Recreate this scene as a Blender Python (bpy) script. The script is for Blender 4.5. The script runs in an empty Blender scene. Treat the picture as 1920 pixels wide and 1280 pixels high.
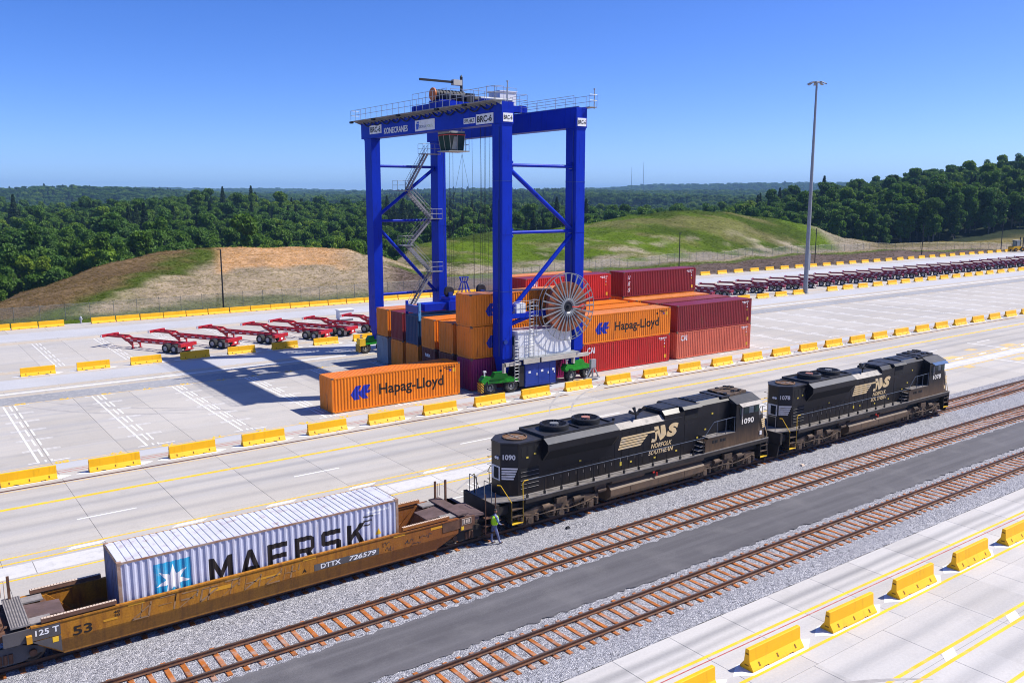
import bpy, bmesh, math, random
import numpy as np
from math import radians, sin, cos, pi, sqrt
from mathutils import Vector, Matrix

random.seed(7); RNG = np.random.default_rng(11)
S = bpy.context.scene
COL = S.collection

# ------------------------------------------------------------------ camera
CAM_H, YAW, PITCH, FPX = 17.228, 0.6315, 0.1647, 1624.6      # focal length in pixels of a 1920 px wide picture
cam_d = bpy.data.cameras.new('camera'); cam = bpy.data.objects.new('camera', cam_d); COL.objects.link(cam)
cam.location = (0, 0, CAM_H); cam.rotation_euler = (pi / 2 - PITCH, 0, -YAW)
cam_d.sensor_width = 36; cam_d.lens = FPX / 1920 * 36; cam_d.clip_start = 0.5; cam_d.clip_end = 30000
S.camera = cam

# ------------------------------------------------------------------ sky and sun
SUN_DIR = Vector((0.765, -0.36, 1.0)).normalized()           # towards the sun
SUN_EL = math.asin(SUN_DIR.z); SUN_AZ = math.atan2(SUN_DIR.x, SUN_DIR.y)
W = bpy.data.worlds.new('World'); S.world = W; W.use_nodes = True
nt = W.node_tree; bg = nt.nodes['Background']
sky = nt.nodes.new('ShaderNodeTexSky'); sky.sky_type = 'NISHITA'; sky.sun_disc = False
sky.sun_elevation = SUN_EL; sky.sun_rotation = SUN_AZ
sky.altitude = 0; sky.air_density = 0.52; sky.dust_density = 0.5; sky.ozone_density = 5.0
hs = nt.nodes.new('ShaderNodeHueSaturation'); hs.inputs['Saturation'].default_value = 1.24; hs.inputs['Hue'].default_value = 0.516
nt.links.new(sky.outputs[0], hs.inputs['Color']); nt.links.new(hs.outputs[0], bg.inputs[0]); bg.inputs[1].default_value = 0.15
sun_d = bpy.data.lights.new('sun', 'SUN'); sun_d.energy = 4.8; sun_d.angle = radians(0.53); sun_d.color = (1.0, 0.94, 0.85)
sun = bpy.data.objects.new('sun', sun_d); COL.objects.link(sun)
sun.rotation_euler = (-SUN_DIR).to_track_quat('-Z', 'Y').to_euler(); sun.location = (0, 0, 200)

# ------------------------------------------------------------------ exposure and renderer
S.view_settings.view_transform = 'Standard'; S.view_settings.look = 'None'
S.view_settings.exposure = 0.5; S.view_settings.gamma = 1.0; S.view_settings.use_curve_mapping = False
S.render.engine = 'CYCLES'
S.cycles.use_denoising = True; S.cycles.pixel_filter_type = 'BLACKMAN_HARRIS'; S.cycles.filter_width = 1.05
S.cycles.max_bounces = 6; S.cycles.diffuse_bounces = 3; S.cycles.glossy_bounces = 3
S.cycles.transparent_max_bounces = 12; S.cycles.volume_bounces = 0
S.cycles.use_adaptive_sampling = True; S.cycles.adaptive_threshold = 0.01
# ------------------------------------------------------------------ helpers
def lin(h):
    if isinstance(h, str):
        r = [int(h[i:i + 2], 16) / 255 for i in (0, 2, 4)]
        return tuple(c / 12.92 if c <= 0.04045 else ((c + 0.055) / 1.055) ** 2.4 for c in r)
    return tuple(h)

class N:
    """small node-tree writer"""
    def __init__(s, name):
        s.m = bpy.data.materials.new(name); s.m.use_nodes = True
        s.t = s.m.node_tree; s.b = s.t.nodes['Principled BSDF']
    def n(s, typ, **kw):
        x = s.t.nodes.new('ShaderNode' + typ)
        for k, v in kw.items(): setattr(x, k, v)
        return x
    def l(s, a, b): s.t.links.new(a, b)
    def coord(s, kind='Object', scale=(1, 1, 1), rnd=False):
        c = s.n('TexCoord').outputs[kind]; mp = s.n('Mapping'); mp.inputs['Scale'].default_value = scale
        s.l(c, mp.inputs['Vector'])
        if rnd:
            oi = s.n('ObjectInfo'); mu = s.n('Math', operation='MULTIPLY'); mu.inputs[1].default_value = 57.3
            cb = s.n('CombineXYZ'); s.l(oi.outputs['Random'], mu.inputs[0])
            s.l(mu.outputs[0], cb.inputs[0]); s.l(mu.outputs[0], cb.inputs[1]); s.l(cb.outputs[0], mp.inputs['Location'])
        return mp.outputs[0]
    def noise(s, vec, scale, detail=3, rough=.55):
        x = s.n('TexNoise'); x.inputs['Scale'].default_value = scale; x.inputs['Detail'].default_value = detail
        x.inputs['Roughness'].default_value = rough; s.l(vec, x.inputs['Vector']); return x.outputs['Fac']
    def ramp(s, fac, stops):
        x = s.n('ValToRGB'); e = x.color_ramp.elements
        while len(e) < len(stops): e.new(0.5)
        for el, (p, c) in zip(e, stops):
            el.position = p
            if not isinstance(c, (tuple, list, str)): c = (c, c, c)
            el.color = (*lin(c), 1)
        s.l(fac, x.inputs[0]); return x.outputs[0]
    def mix(s, fac, a, b, blend='MIX'):
        x = s.n('Mix', data_type='RGBA', blend_type=blend)
        for k, v in ((0, fac), (6, a), (7, b)):
            if hasattr(v, 'is_linked') or hasattr(v, 'links'): s.l(v, x.inputs[k])
            elif k == 0: x.inputs[0].default_value = v
            else: x.inputs[k].default_value = (*lin(v), 1)
        return x.outputs[2]
    def bump(s, h, strength=.3, dist=.02):
        x = s.n('Bump'); x.inputs['Strength'].default_value = strength; x.inputs['Distance'].default_value = dist
        s.l(h, x.inputs['Height']); s.l(x.outputs[0], s.b.inputs['Normal'])
    def out(s, col, rough=.6, metal=0., spec=.5):
        if hasattr(col, 'links'): s.l(col, s.b.inputs['Base Color'])
        else: s.b.inputs['Base Color'].default_value = (*lin(col), 1)
        if hasattr(rough, 'links'): s.l(rough, s.b.inputs['Roughness'])
        else: s.b.inputs['Roughness'].default_value = rough
        s.b.inputs['Metallic'].default_value = metal
        s.b.inputs['Specular IOR Level'].default_value = spec
        return s.m

_M = {}
def paint(name, col, rough=.5, metal=0., var=.16, scale=.9, dirt=None, dirt_amt=.35, streak=False, spec=.4, fine=.08):
    """weathered paint: blotches of tone, fine grain, optional dirt or rust that follows a noise"""
    if name in _M: return _M[name]
    k = N(name); v = k.coord('Object', rnd=True)
    c = lin(col); lo = tuple(x * (1 - var) for x in c); hi = tuple(min(1, x * (1 + var)) for x in c)
    a = k.noise(v, scale, 4); colr = k.ramp(a, [(.3, lo), (.7, hi)])
    g = k.noise(v, 40, 2); colr = k.mix(fine, colr, k.ramp(g, [(.35, (.02, .02, .02)), (.65, (1, 1, 1))]), 'OVERLAY')
    if dirt:
        vv = k.coord('Object', (1.6, 1.6, .22) if streak else (1, 1, 1), rnd=True)
        d = k.noise(vv, 2.2, 6, .65); colr = k.mix(k.ramp(d, [(.62 - dirt_amt * .35, 0.), (.78 - dirt_amt * .1, .85)]), colr, dirt)
    _M[name] = k.out(colr, rough, metal, spec); return _M[name]

def tag(o, label, cat, group=None):
    o['label'] = label; o['category'] = cat
    if group: o['group'] = group
    return o
def empty(name, loc=(0, 0, 0), rz=0, label=None, cat=None, group=None, parent=None):
    o = bpy.data.objects.new(name, None); COL.objects.link(o); o.location = loc; o.rotation_euler = (0, 0, rz)
    o.empty_display_size = .2
    if parent: o.parent = parent
    if label: tag(o, label, cat, group)
    return o

class MB:
    def __init__(s, o=(0, 0, 0)): s.v = []; s.f = []; s.o = o
    def add(s, vs, fs):
        n = len(s.v); ox, oy, oz = s.o
        s.v += [(a - ox, b - oy, c - oz) for a, b, c in vs]; s.f += [tuple(i + n for i in f) for f in fs]; return s
    def box(s, x0, y0, z0, x1, y1, z1):
        return s.hexa([(x0, y0, z0), (x1, y0, z0), (x1, y1, z0), (x0, y1, z0), (x0, y0, z1), (x1, y0, z1), (x1, y1, z1), (x0, y1, z1)])
    def hexa(s, p):
        return s.add(p, [(3, 2, 1, 0), (4, 5, 6, 7), (0, 1, 5, 4), (1, 2, 6, 5), (2, 3, 7, 6), (3, 0, 4, 7)])
    def prism(s, poly, axis, a, b, poly2=None):
        q = poly2 or poly; n = len(poly)
        def pt(p, t): return {'x': (t, p[0], p[1]), 'y': (p[0], t, p[1]), 'z': (p[0], p[1], t)}[axis]
        vs = [pt(p, a) for p in poly] + [pt(p, b) for p in q]
        fs = [tuple(range(n - 1, -1, -1)), tuple(range(n, 2 * n))] + [(i, (i + 1) % n, n + (i + 1) % n, n + i) for i in range(n)]
        return s.add(vs, fs)
    def tube(s, p, q, r, n=6, r2=None, caps=True):
        p = Vector(p); q = Vector(q); d = (q - p)
        if d.length < 1e-6: return s
        d.normalize(); u = d.orthogonal().normalized(); w = d.cross(u); r2 = r if r2 is None else r2
        vs = []
        for c, rr in ((p, r), (q, r2)):
            for i in range(n):
                a = 2 * pi * (i + .5) / n; vs.append(tuple(c + u * (rr * cos(a)) + w * (rr * sin(a))))
        fs = [(i, (i + 1) % n, n + (i + 1) % n, n + i) for i in range(n)]
        if caps: fs += [tuple(range(n - 1, -1, -1)), tuple(range(n, 2 * n))]
        return s.add(vs, fs)
    def path(s, pts, r, n=5):
        for a, b in zip(pts[:-1], pts[1:]): s.tube(a, b, r, n)
        return s
    def beam(s, p, q, w, h, up=(0, 0, 1)):
        p = Vector(p); q = Vector(q); d = (q - p).normalized(); up = Vector(up); sd = d.cross(up).normalized(); u = sd.cross(d)
        vs = [tuple(c + sd * (a * w / 2) + u * (b * h / 2)) for c in (p, q) for a, b in ((-1, -1), (1, -1), (1, 1), (-1, 1))]
        return s.hexa(vs)
    def lathe(s, prof, c, axis='y', n=20):
        """prof: [(radius, offset along axis)] closed loop if first==last"""
        vs = []; fs = []; m = len(prof)
        for i in range(n):
            a = 2 * pi * i / n; ca, sa = cos(a), sin(a)
            for r, t in prof:
                p = {'y': (r * ca, t, r * sa), 'x': (t, r * ca, r * sa), 'z': (r * ca, r * sa, t)}[axis]
                vs.append((c[0] + p[0], c[1] + p[1], c[2] + p[2]))
        for i in range(n):
            j = (i + 1) % n
            for k in range(m - 1): fs.append((i * m + k, i * m + k + 1, j * m + k + 1, j * m + k))
        return s.add(vs, fs)
    def mesh(s, name, smooth=None):
        me = bpy.data.meshes.new(name); me.from_pydata(s.v, [], s.f); me.validate()
        if smooth:
            me.shade_smooth(); me.set_sharp_from_angle(angle=radians(smooth))
        me.update(); return me
    def build(s, name, mat, parent=None, smooth=None, label=None):
        return link(s.mesh(name, smooth), name, mat, parent, label)

def link(me, name, mat, parent=None, label=None):
    o = bpy.data.objects.new(name, me); COL.objects.link(o)
    if len(me.materials) == 0: me.materials.append(None)
    o.material_slots[0].link = 'OBJECT'; o.material_slots[0].material = mat
    if parent: o.parent = parent
    if label: o['label'] = label
    return o
def copy_tree(o, parent=None):
    c = o.copy(); COL.objects.link(c); c.parent = parent
    for ch in list(o.children): copy_tree(ch, c)
    return c
def structure(o): o['kind'] = 'structure'; return o

# lettering: flat outlines turned into mesh, cap height 1, starting at x = 0
_T = {}
def text_geo(txt, bold=.0, shear=0., wide=1., space=1.):
    key = (txt, bold, shear, wide, space)
    if key in _T: return _T[key]
    def raw(t):
        cu = bpy.data.curves.new('lettering_curve', 'FONT'); cu.body = t; cu.offset = bold; cu.shear = shear; cu.resolution_u = 3
        cu.space_character = space
        ob = bpy.data.objects.new('lettering_curve', cu); me = ob.to_mesh()
        v = [tuple(x.co) for x in me.vertices]; f = [tuple(p.vertices) for p in me.polygons]
        ob.to_mesh_clear(); bpy.data.objects.remove(ob); bpy.data.curves.remove(cu); return v, f
    hv, _ = raw('H'); h0 = min(p[1] for p in hv); hh = max(p[1] for p in hv) - h0
    v, f = raw(txt); x0 = min(p[0] for p in v)
    v = [((p[0] - x0) / hh * wide, (p[1] - h0) / hh) for p in v]
    _T[key] = (v, f); return _T[key]
def put(mb, geo, org, ux, uy, h, width=None):
    """lay flat lettering: org = lower-left corner, ux and uy = directions, h = cap height"""
    v, f = geo; w = max(p[0] for p in v); sx = (width / w) if width else h
    o = Vector(org); a = Vector(ux); b = Vector(uy)
    return mb.add([tuple(o + a * (p[0] * sx) + b * (p[1] * h)) for p in v], f)
ORD = ['first', 'second', 'third', 'fourth', 'fifth', 'sixth', 'seventh', 'eighth', 'ninth', 'tenth', 'eleventh', 'twelfth', 'thirteenth',
       'fourteenth', 'fifteenth', 'sixteenth', 'seventeenth', 'eighteenth', 'nineteenth', 'twentieth']
def ordn(i):
    if i < 20: return ORD[i]
    t = ['twenty', 'thirty', 'forty', 'fifty'][(i + 1) // 10 - 2]; u = (i + 1) % 10
    return {'twenty': 'twentieth', 'thirty': 'thirtieth', 'forty': 'fortieth', 'fifty': 'fiftieth'}[t] if u == 0 else t + '-' + ORD[u - 1]
_P = (sin(YAW) * cos(PITCH), cos(YAW) * cos(PITCH), -sin(PITCH)); _R = (cos(YAW), -sin(YAW), 0)
_U = (sin(YAW) * sin(PITCH), cos(YAW) * sin(PITCH), cos(PITCH))
def project(x, y, z):      # where a point of the place falls in the photograph (1920 px wide): used for labels and culling only
    q = (x, y, z - CAM_H); d = sum(a * b for a, b in zip(q, _P))
    if d < 1: return (-9999, 0)
    return (960 + FPX * sum(a * b for a, b in zip(q, _R)) / d, 640 - FPX * sum(a * b for a, b in zip(q, _U)) / d)
# ================================================================== the setting
def concrete(name, base, dark, streak=.5, cell=(4.6, 9.4), off=-3.37, wheel=()):
    k = N(name); g = k.n('NewGeometry').outputs['Position']
    def mp(sc):
        m = k.n('Mapping'); m.inputs['Scale'].default_value = sc; k.l(g, m.inputs['Vector']); return m.outputs[0]
    big = k.noise(mp((.06, .09, 1)), 1.0, 4, .6)
    strk = k.noise(mp((.028, .85, 1)), 1.0, 5, .6)
    fine = k.noise(mp((1, 1, 1)), 9, 4, .7)
    blot = k.noise(mp((.5, .5, 1)), 1.0, 5, .7)
    of = k.n('VectorMath', operation='ADD'); k.l(g, of.inputs[0]); of.inputs[1].default_value = (off, 0, 0); sn = k.n('VectorMath', operation='SNAP'); k.l(of.outputs[0], sn.inputs[0]); sn.inputs[1].default_value = (*cell, 50)
    wn = k.n('TexWhiteNoise'); k.l(sn.outputs[0], wn.inputs['Vector'])
    c = k.mix(k.ramp(big, [(.3, 0.), (.7, 1.)]), base, tuple(x * .88 * t for x, t in zip(lin(base), (1.0, .985, .96))))
    c = k.mix(k.ramp(strk, [(.45, 0.), (.7, streak)]), c, dark)
    if wheel:                                                               # rubber and dirt left where wheels run
        sy = k.n('SeparateXYZ'); k.l(g, sy.inputs[0]); wob = k.noise(mp((.05, .05, 1)), 1.0, 3); acc = None
        for (yy, ww, st) in wheel:
            a1 = k.n('Math', operation='SUBTRACT'); k.l(sy.outputs[1], a1.inputs[0]); a1.inputs[1].default_value = yy
            a2 = k.n('Math', operation='ADD'); k.l(a1.outputs[0], a2.inputs[0]); w0 = k.n('Math', operation='MULTIPLY_ADD'); k.l(wob, w0.inputs[0]); w0.inputs[1].default_value = ww * 2; w0.inputs[2].default_value = -ww; k.l(w0.outputs[0], a2.inputs[1])
            a3 = k.n('Math', operation='ABSOLUTE'); k.l(a2.outputs[0], a3.inputs[0]); mr = k.n('MapRange', interpolation_type='SMOOTHSTEP'); k.l(a3.outputs[0], mr.inputs[0]); mr.inputs[1].default_value = 0; mr.inputs[2].default_value = ww; mr.inputs[3].default_value = st; mr.inputs[4].default_value = 0
            if acc is None: acc = mr.outputs[0]
            else:
                mm = k.n('Math', operation='MAXIMUM'); k.l(acc, mm.inputs[0]); k.l(mr.outputs[0], mm.inputs[1]); acc = mm.outputs[0]
        pat = k.n('Math', operation='MULTIPLY'); k.l(acc, pat.inputs[0]); k.l(k.ramp(strk, [(.3, .45), (.6, 1.)]), pat.inputs[1]); c = k.mix(pat.outputs[0], c, tuple(x * .62 for x in lin(dark)))
    c = k.mix(k.ramp(blot, [(.54, 0.), (.78, .42)]), c, tuple(x * .62 for x in lin(base)))
    c = k.mix(.10, c, wn.outputs['Value'], 'SOFT_LIGHT')
    c = k.mix(.22, c, k.ramp(fine, [(.3, (.25,) * 3), (.7, (.78,) * 3)]), 'SOFT_LIGHT')
    k.bump(fine, .15, .01)
    return k.out(c, .82, 0, .25)
M_CONC = concrete('yard_concrete', (.465, .44, .405), (.355, .35, .355), .75, wheel=[(48.4, .7, .45), (50.7, .7, .45), (52.6, .6, .35), (55.4, .7, .4), (91.0, .8, .45), (93.0, .7, .4), (121.0, 1., .5), (124.2, 1., .5), (39.6, .6, .3)])
M_CONC2 = concrete('loading_strip_concrete', (.53, .515, .50), (.37, .368, .375), .6, (3.05, 4.7), -2.6, wheel=[(21.35, .36, .75), (20.75, .26, .6), (16.4, .5, .35), (13.6, .5, .35)])  # same concrete as the yard; brightness due to viewing angle put into the base
M_JOINT = paint('joint_filler', (.22, .21, .20), .9)
M_YEL = paint('yellow_road_paint', (.82, .49, .02), .7, var=.12, dirt=(.5, .42, .3), dirt_amt=.25)
M_YELF = paint('worn_yellow_road_paint', (.72, .46, .10), .75, var=.2, dirt=(.5, .45, .38), dirt_amt=.7)
M_WHT = paint('white_road_paint', (.80, .80, .79), .7, var=.06, dirt=(.55, .53, .5), dirt_amt=.25)
M_WHTF = paint('worn_white_road_paint', (.70, .70, .69), .7, var=.1, dirt=(.5, .48, .45), dirt_amt=.6)
M_TAN = paint('tan_worn_band', (.46, .385, .29), .85, var=.1, scale=.3, dirt=(.5, .48, .45), dirt_amt=.5)
M_BAND = paint('grey_lane_band', (.27, .275, .29), .85, var=.12, scale=.15, dirt=(.46, .45, .44), dirt_amt=.4)
M_BANDL = paint('pale_lane_band', (.43, .435, .455), .85, var=.08, scale=.15, dirt=(.46, .46, .47), dirt_amt=.35)
M_REDL = paint('red_line_paint', (.42, .05, .04), .7, dirt=(.5, .42, .38), dirt_amt=.4)
M_SCRUB = paint('tyre_scrub', (.30, .29, .285), .85, var=.2, scale=1.5, dirt=(.42, .40, .385), dirt_amt=.8); M_SLOT = paint('rusty_steel_slot', (.09, .035, .022), .8)

def sheet(name, x0, x1, y0, y1, z, mat, parent):
    m = MB(); m.add([(x0, y0, z), (x1, y0, z), (x1, y1, z), (x0, y1, z)], [(0, 1, 2, 3)]); return m.build(name, mat, parent)

# --- concrete yards: a dark joint bed with separate slabs on it
def yard(name, X0, X1, Y0, Y1, strips, mat, n_parts):
    bed = MB(); bed.add([(X0, Y0, -.05), (X1, Y0, -.05), (X1, Y1, -.05), (X0, Y1, -.05)], [(0, 1, 2, 3)])
    root = structure(bed.build(name, M_JOINT))
    cells = []
    for (a, b, pitch, off) in strips:
        k0 = math.ceil((X0 - off) / pitch); x = off + (k0 - 1) * pitch
        while x < X1:
            c0, c1 = max(x, X0), min(x + pitch, X1)
            if c1 - c0 > .3:
                px = [project(c, y, 0) for c in (c0, c1) for y in (a, b)]
                inside = any(-60 < p[0] < 1980 and 0 < p[1] < 1340 for p in px)
                us = [p[0] for p in px]; vs = [p[1] for p in px]
                size = (max(us) - min(us)) * (max(vs) - min(vs)) if inside else 0
                cells.append((size, c0, c1, a, b))
            x += pitch
    cells.sort(reverse=True); g = .007; cache = {}
    rest = MB()
    for i, (sz, c0, c1, a, b) in enumerate(cells):
        if i < n_parts and sz > 0:
            w, d = round(c1 - c0, 3), round(b - a, 3)
            if (w, d) not in cache:
                m = MB(); e = .006
                m.prism([(g, g), (w - g, g), (w - g, d - g), (g, d - g)], 'z', -.15, -e)
                m.prism([(g, g), (w - g, g), (w - g, d - g), (g, d - g)], 'z', -e, 0, [(g + e, g + e), (w - g - e, g + e), (w - g - e, d - g - e), (g + e, d - g - e)])
                cache[(w, d)] = m.mesh('slab')
            o = link(cache[(w, d)], 'slab', mat, root); o.location = (c0, a, 0)
        else:
            rest.add([(c0 + g, a + g, 0), (c1 - g, a + g, 0), (c1 - g, b - g, 0), (c0 + g, b - g, 0)], [(0, 1, 2, 3)])
    if rest.v:
        o = rest.build('far_slabs', mat, root); o['kind'] = 'stuff'
    return root
far_strips = [(37.6, 42.3), (42.3, 47.0), (47.0, 51.67), (51.67, 57.3), (57.3, 62.25), (62.25, 67.0), (67.0, 71.8), (71.8, 76.6), (76.6, 82.0), (82.0, 86.1),
              (86.1, 87.75), (87.75, 92.6), (92.6, 98.2), (98.2, 103.5), (103.5, 109.0), (109.0, 114.5), (114.5, 120.0), (120.0, 125.8), (125.8, 131.7)]
FAR_YARD = yard('concrete_yard', -60, 470, 37.6, 131.7, [(a, b, 3.17 if b - a < 2 else 4.6, 11.15 if b - a < 2 else 7.97) for a, b in far_strips], M_CONC, 300)
NEAR_YARD = yard('loading_strip', -60, 150, -45, 22.2, [(17.5, 22.2, 3.05, 27.0), (14.92, 17.5, 4.6, 26.76), (10.3, 14.92, 4.6, 26.76), (5.7, 10.3, 4.6, 26.76), (1.1, 5.7, 4.6, 26.76)] +
                 [(-45 + 4.61 * i, -45 + 4.61 * (i + 1), 4.6, 26.76) for i in range(10)], M_CONC2, 90)

# --- painted markings
def line(name, y, w, mat, x0=-50, x1=440, z=.004, root=None): return sheet(name, x0, x1, y - w / 2, y + w / 2, z, mat, root or FAR_YARD)
line('yellow_line', 54.02, .34, M_YEL)
line('steel_slot', 57.6, .22, M_SLOT, -50, 48.3); line('steel_slot', 57.6, .22, M_SLOT, 52.6, 133)
line('yellow_line', 57.22, .10, M_YELF)
line('red_line', 59.62, .07, M_REDL); line('red_line', 60.02, .07, M_REDL)
line('yellow_line', 62.05, .13, M_YELF); line('yellow_line', 82.05, .13, M_YELF)
line('yellow_line', 46.35, .15, M_YEL); line('yellow_line', 45.6, .15, M_YEL); line('yellow_line', 43.45, .14, M_YEL)
line('lane_band', 83.75, 3.1, M_BAND); line('lane_band', 61.1, 1.3, M_BANDL, z=.002); line('lane_band', 91.4, 4.6, M_BANDL, z=.002)
line('tan_band', 85.75, .5, M_TAN); line('tan_band', 88.35, .6, M_TAN); line('tan_band', 97.6, 1.4, M_TAN, z=.002); line('tan_band', 117.3, 1.6, M_TAN, z=.002)
line('lane_band', 122.5, 6.5, M_BANDL, z=.002); line('white_line', 86.95, .55, M_WHTF)
line('drain_band', 44.5, 1.55, paint('pale_drain_concrete', (.56, .55, .54), .8, var=.06, scale=.4, dirt=(.4, .4, .4), dirt_amt=.35), z=.003)
for k in range(-4, 60): sheet('drain_joint', 4.6 + 3.17 * k, 4.63 + 3.17 * k, 43.72, 45.28, .0065, M_JOINT, FAR_YARD)
for k in range(-3, 34): sheet('white_line', 7.4 + 12.35 * k, 10.45 + 12.35 * k, 50.04, 50.17, .004, M_WHT, FAR_YARD)
for k in range(-3, 80):
    x = 6.1 + 5.1 * k
    m = MB(); m.add([(x, 45.82, .006), (x + 1.6, 45.82, .006), (x + 2.0, 46.14, .006), (x + .4, 46.14, .006)], [(0, 1, 2, 3)]); m.build('white_block', M_WHT, FAR_YARD)
# container bays: a solid line, two broken lines and pairs of cross ticks in one marking each
def bay(x, y0, y1, mat, ticks=True):
    m = MB(); z = .005
    def r(a, b, c, d): m.add([(a, c, z), (b, c, z), (b, d, z), (a, d, z)], [(0, 1, 2, 3)])
    r(x - .07, x + .07, y0, y1)
    y = y1
    while y > y0 + .5:
        for dx in (.44, .80): r(x + dx - .06, x + dx + .06, max(y - 2.05, y0), y)
        y -= 3.1
    if ticks:
        y = y1 - 3.25
        while y > y0 + 2:
            for dy in (-.13, .13):
                r(x - .55, x + .36, y + dy - .035, y + dy + .035); r(x + .88, x + 1.8, y + dy - .035, y + dy + .035)
            y -= 3.13
        for yy in (y0 + .1, y1 - .1): r(x - .6, x - .07, yy - .05, yy + .05); r(x + .88, x + 1.9, yy - .05, yy + .05)
    return m.build('bay_marking', mat, FAR_YARD)
for k in range(-2, 45):
    x = 7.3 + 6.78 * k
    bay(x, 62.7, 81.8, M_WHT)
    if k < 8: bay(x + 6.6, 98.7, 116.0, M_WHTF)
for k in range(0, 14):                                                   # bay numbers, read from the other side of the line
    for yy in (62.05, 82.05):
        if 36 < 8.6 + 3.39 * k < 66: continue
        m = MB(); put(m, text_geo(str(80 - k), .02), (9.0 + 3.39 * k, yy + .34, .009), (-1, 0, 0), (0, -1, 0), .6, .85); m.build('bay_number', M_YEL, FAR_YARD)
for (a, b, c, d) in ((25.6, 27.5, 40.8, 40.92), (26.7, 27.7, 41.55, 41.67), (88, 440, 44.6, 44.75), (85, 88, 44.6, 44.75), (96.5, 96.7, 38.6, 44.6), (104.5, 104.7, 44.75, 50.5)):
    sheet('white_line', a, b, c, d, .005, M_WHT, FAR_YARD)
for x in (27.68, 28.05):
    m = MB(); m.add([(x, 41.7, .005), (x + .12, 41.7, .005), (x + .1, 42.5, .005), (x - .02, 42.5, .005)], [(0, 1, 2, 3)]); m.build('white_line', M_WHT, FAR_YARD)
for x, y, w in ((97.6, 41.6, 2.6), (92.5, 46.3, 2.2), (99.5, 47.5, 1.6), (106, 46.6, 2.4), (89.2, 42.6, 1.4), (102.3, 42.2, 1.2)):
    sheet('yellow_mark', x, x + w, y, y + .9, .005, M_YELF, FAR_YARD)
for y in (20.3, 18.33, 15.22, 14.64, 12.64): line('yellow_line', y, .15, M_YEL, -40, 140, .004, NEAR_YARD)
line('red_line', 20.05, .05, M_REDL, -40, 140, .004, NEAR_YARD)
for k in range(-3, 12):
    x = 31.0 + 5.15 * k
    m = MB(); m.add([(x, 14.73, .006), (x + .85, 14.73, .006), (x + 1.3, 15.13, .006), (x + .45, 15.13, .006)], [(0, 1, 2, 3)]); m.build('white_block', M_WHT, NEAR_YARD)

for (cx, cy, r, a0, a1) in ((30, 92, 22, 3.5, 4.3), (30, 92, 23.9, 3.5, 4.3), (12, 60, 14, .6, 1.2), (60, 40, 20, 1.9, 2.5), (60, 40, 21.8, 1.9, 2.5), (36, 30, 13.5, 1.6, 2.3), (36, 30, 15.2, 1.6, 2.3), (95, 52, 24, 1.5, 2.2), (22, 5, 12, .9, 1.5)):   # tyre scrubs
    m = MB(); vs = []; fs = []
    for i in range(25):
        a = a0 + (a1 - a0) * i / 24; w = .11 * sin(pi * i / 24) + .01
        for rr_ in (r - w, r + w): vs.append((cx + rr_ * cos(a), cy + rr_ * sin(a), .0045))
    fs = [(2 * i, 2 * i + 1, 2 * i + 3, 2 * i + 2) for i in range(24)]; m.add(vs, fs); m.build('tyre_scrub', M_SCRUB, FAR_YARD if cy > 25 else NEAR_YARD)

# --- ballast with three tracks and an asphalt strip
def ballast_mat():
    k = N('grey_ballast'); g = k.n('NewGeometry').outputs['Position']
    vo = k.n('TexVoronoi'); vo.inputs['Scale'].default_value = 22; k.l(g, vo.inputs['Vector'])
    sp = k.n('SeparateColor'); k.l(vo.outputs['Color'], sp.inputs[0])
    big = k.noise(g, .35, 4, .6)
    c = k.ramp(sp.outputs[0], [(.0, (.06, .06, .07)), (.2, (.19, .195, .225)), (.55, (.33, .335, .37)), (.85, (.47, .47, .50)), (1., (.68, .67, .68))])
    c = k.mix(k.ramp(big, [(.35, 0.), (.7, .35)]), c, (.36, .355, .365))
    h = k.n('Math', operation='SUBTRACT'); h.inputs[0].default_value = 1; k.l(vo.outputs['Distance'], h.inputs[1])
    k.bump(h.outputs[0], .9, .05)
    return k.out(c, .9, 0, .2)
M_BALLAST = ballast_mat()
def strip_mesh(x0, x1, y0, y1, dx, ny, zf, jit=0.):
    xs = np.arange(x0, x1 + dx, dx); m = MB(); vs = []; fs = []
    for x in xs:
        a = y0 + (RNG.random() - .5) * jit; b = y1 + (RNG.random() - .5) * jit
        for j in range(ny + 1):
            y = a + (b - a) * j / ny; vs.append((x, y, zf(x, y)))
    for i in range(len(xs) - 1):
        for j in range(ny): q = i * (ny + 1) + j; fs.append((q, q + ny + 1, q + ny + 2, q + 1))
    m.add(vs, fs); return m
TRK = (35.39, 30.73, 24.58)
BAL = structure(strip_mesh(-40, 120, 22.2, 37.62, .35, 44, lambda x, y: .035 + RNG.random() * .035 - (.045 if (y > 37.3 or y < 22.5) else 0)).build('ballast', M_BALLAST))
b2 = MB(); b2.add([(120, 22.2, .03), (470, 22.2, .03), (470, 37.62, .03), (120, 37.62, .03)], [(0, 1, 2, 3)]); b2.build('ballast_far', M_BALLAST, BAL)
def asphalt():
    k = N('asphalt'); g = k.n('NewGeometry').outputs['Position']
    m = k.n('Mapping'); m.inputs['Scale'].default_value = (.05, 1.3, 1); k.l(g, m.inputs['Vector'])
    s = k.noise(m.outputs[0], 1, 5, .6); f = k.noise(g, 22, 3, .7); b = k.noise(g, .5, 5, .6)
    c = k.ramp(s, [(.3, (.082, .08, .088)), (.7, (.135, .132, .142))])
    c = k.mix(k.ramp(b, [(.5, 0.), (.8, .5)]), c, (.19, .185, .19)); c = k.mix(.35, c, k.ramp(f, [(.3, (.15,) * 3), (.7, (.85,) * 3)]), 'SOFT_LIGHT')
    k.bump(f, .3, .01); return k.out(c, .85, 0, .25)
ROAD = structure(strip_mesh(-40, 470, 26.17, 29.3, .25, 2, lambda x, y: .085, .22).build('service_road', asphalt()))
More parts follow.
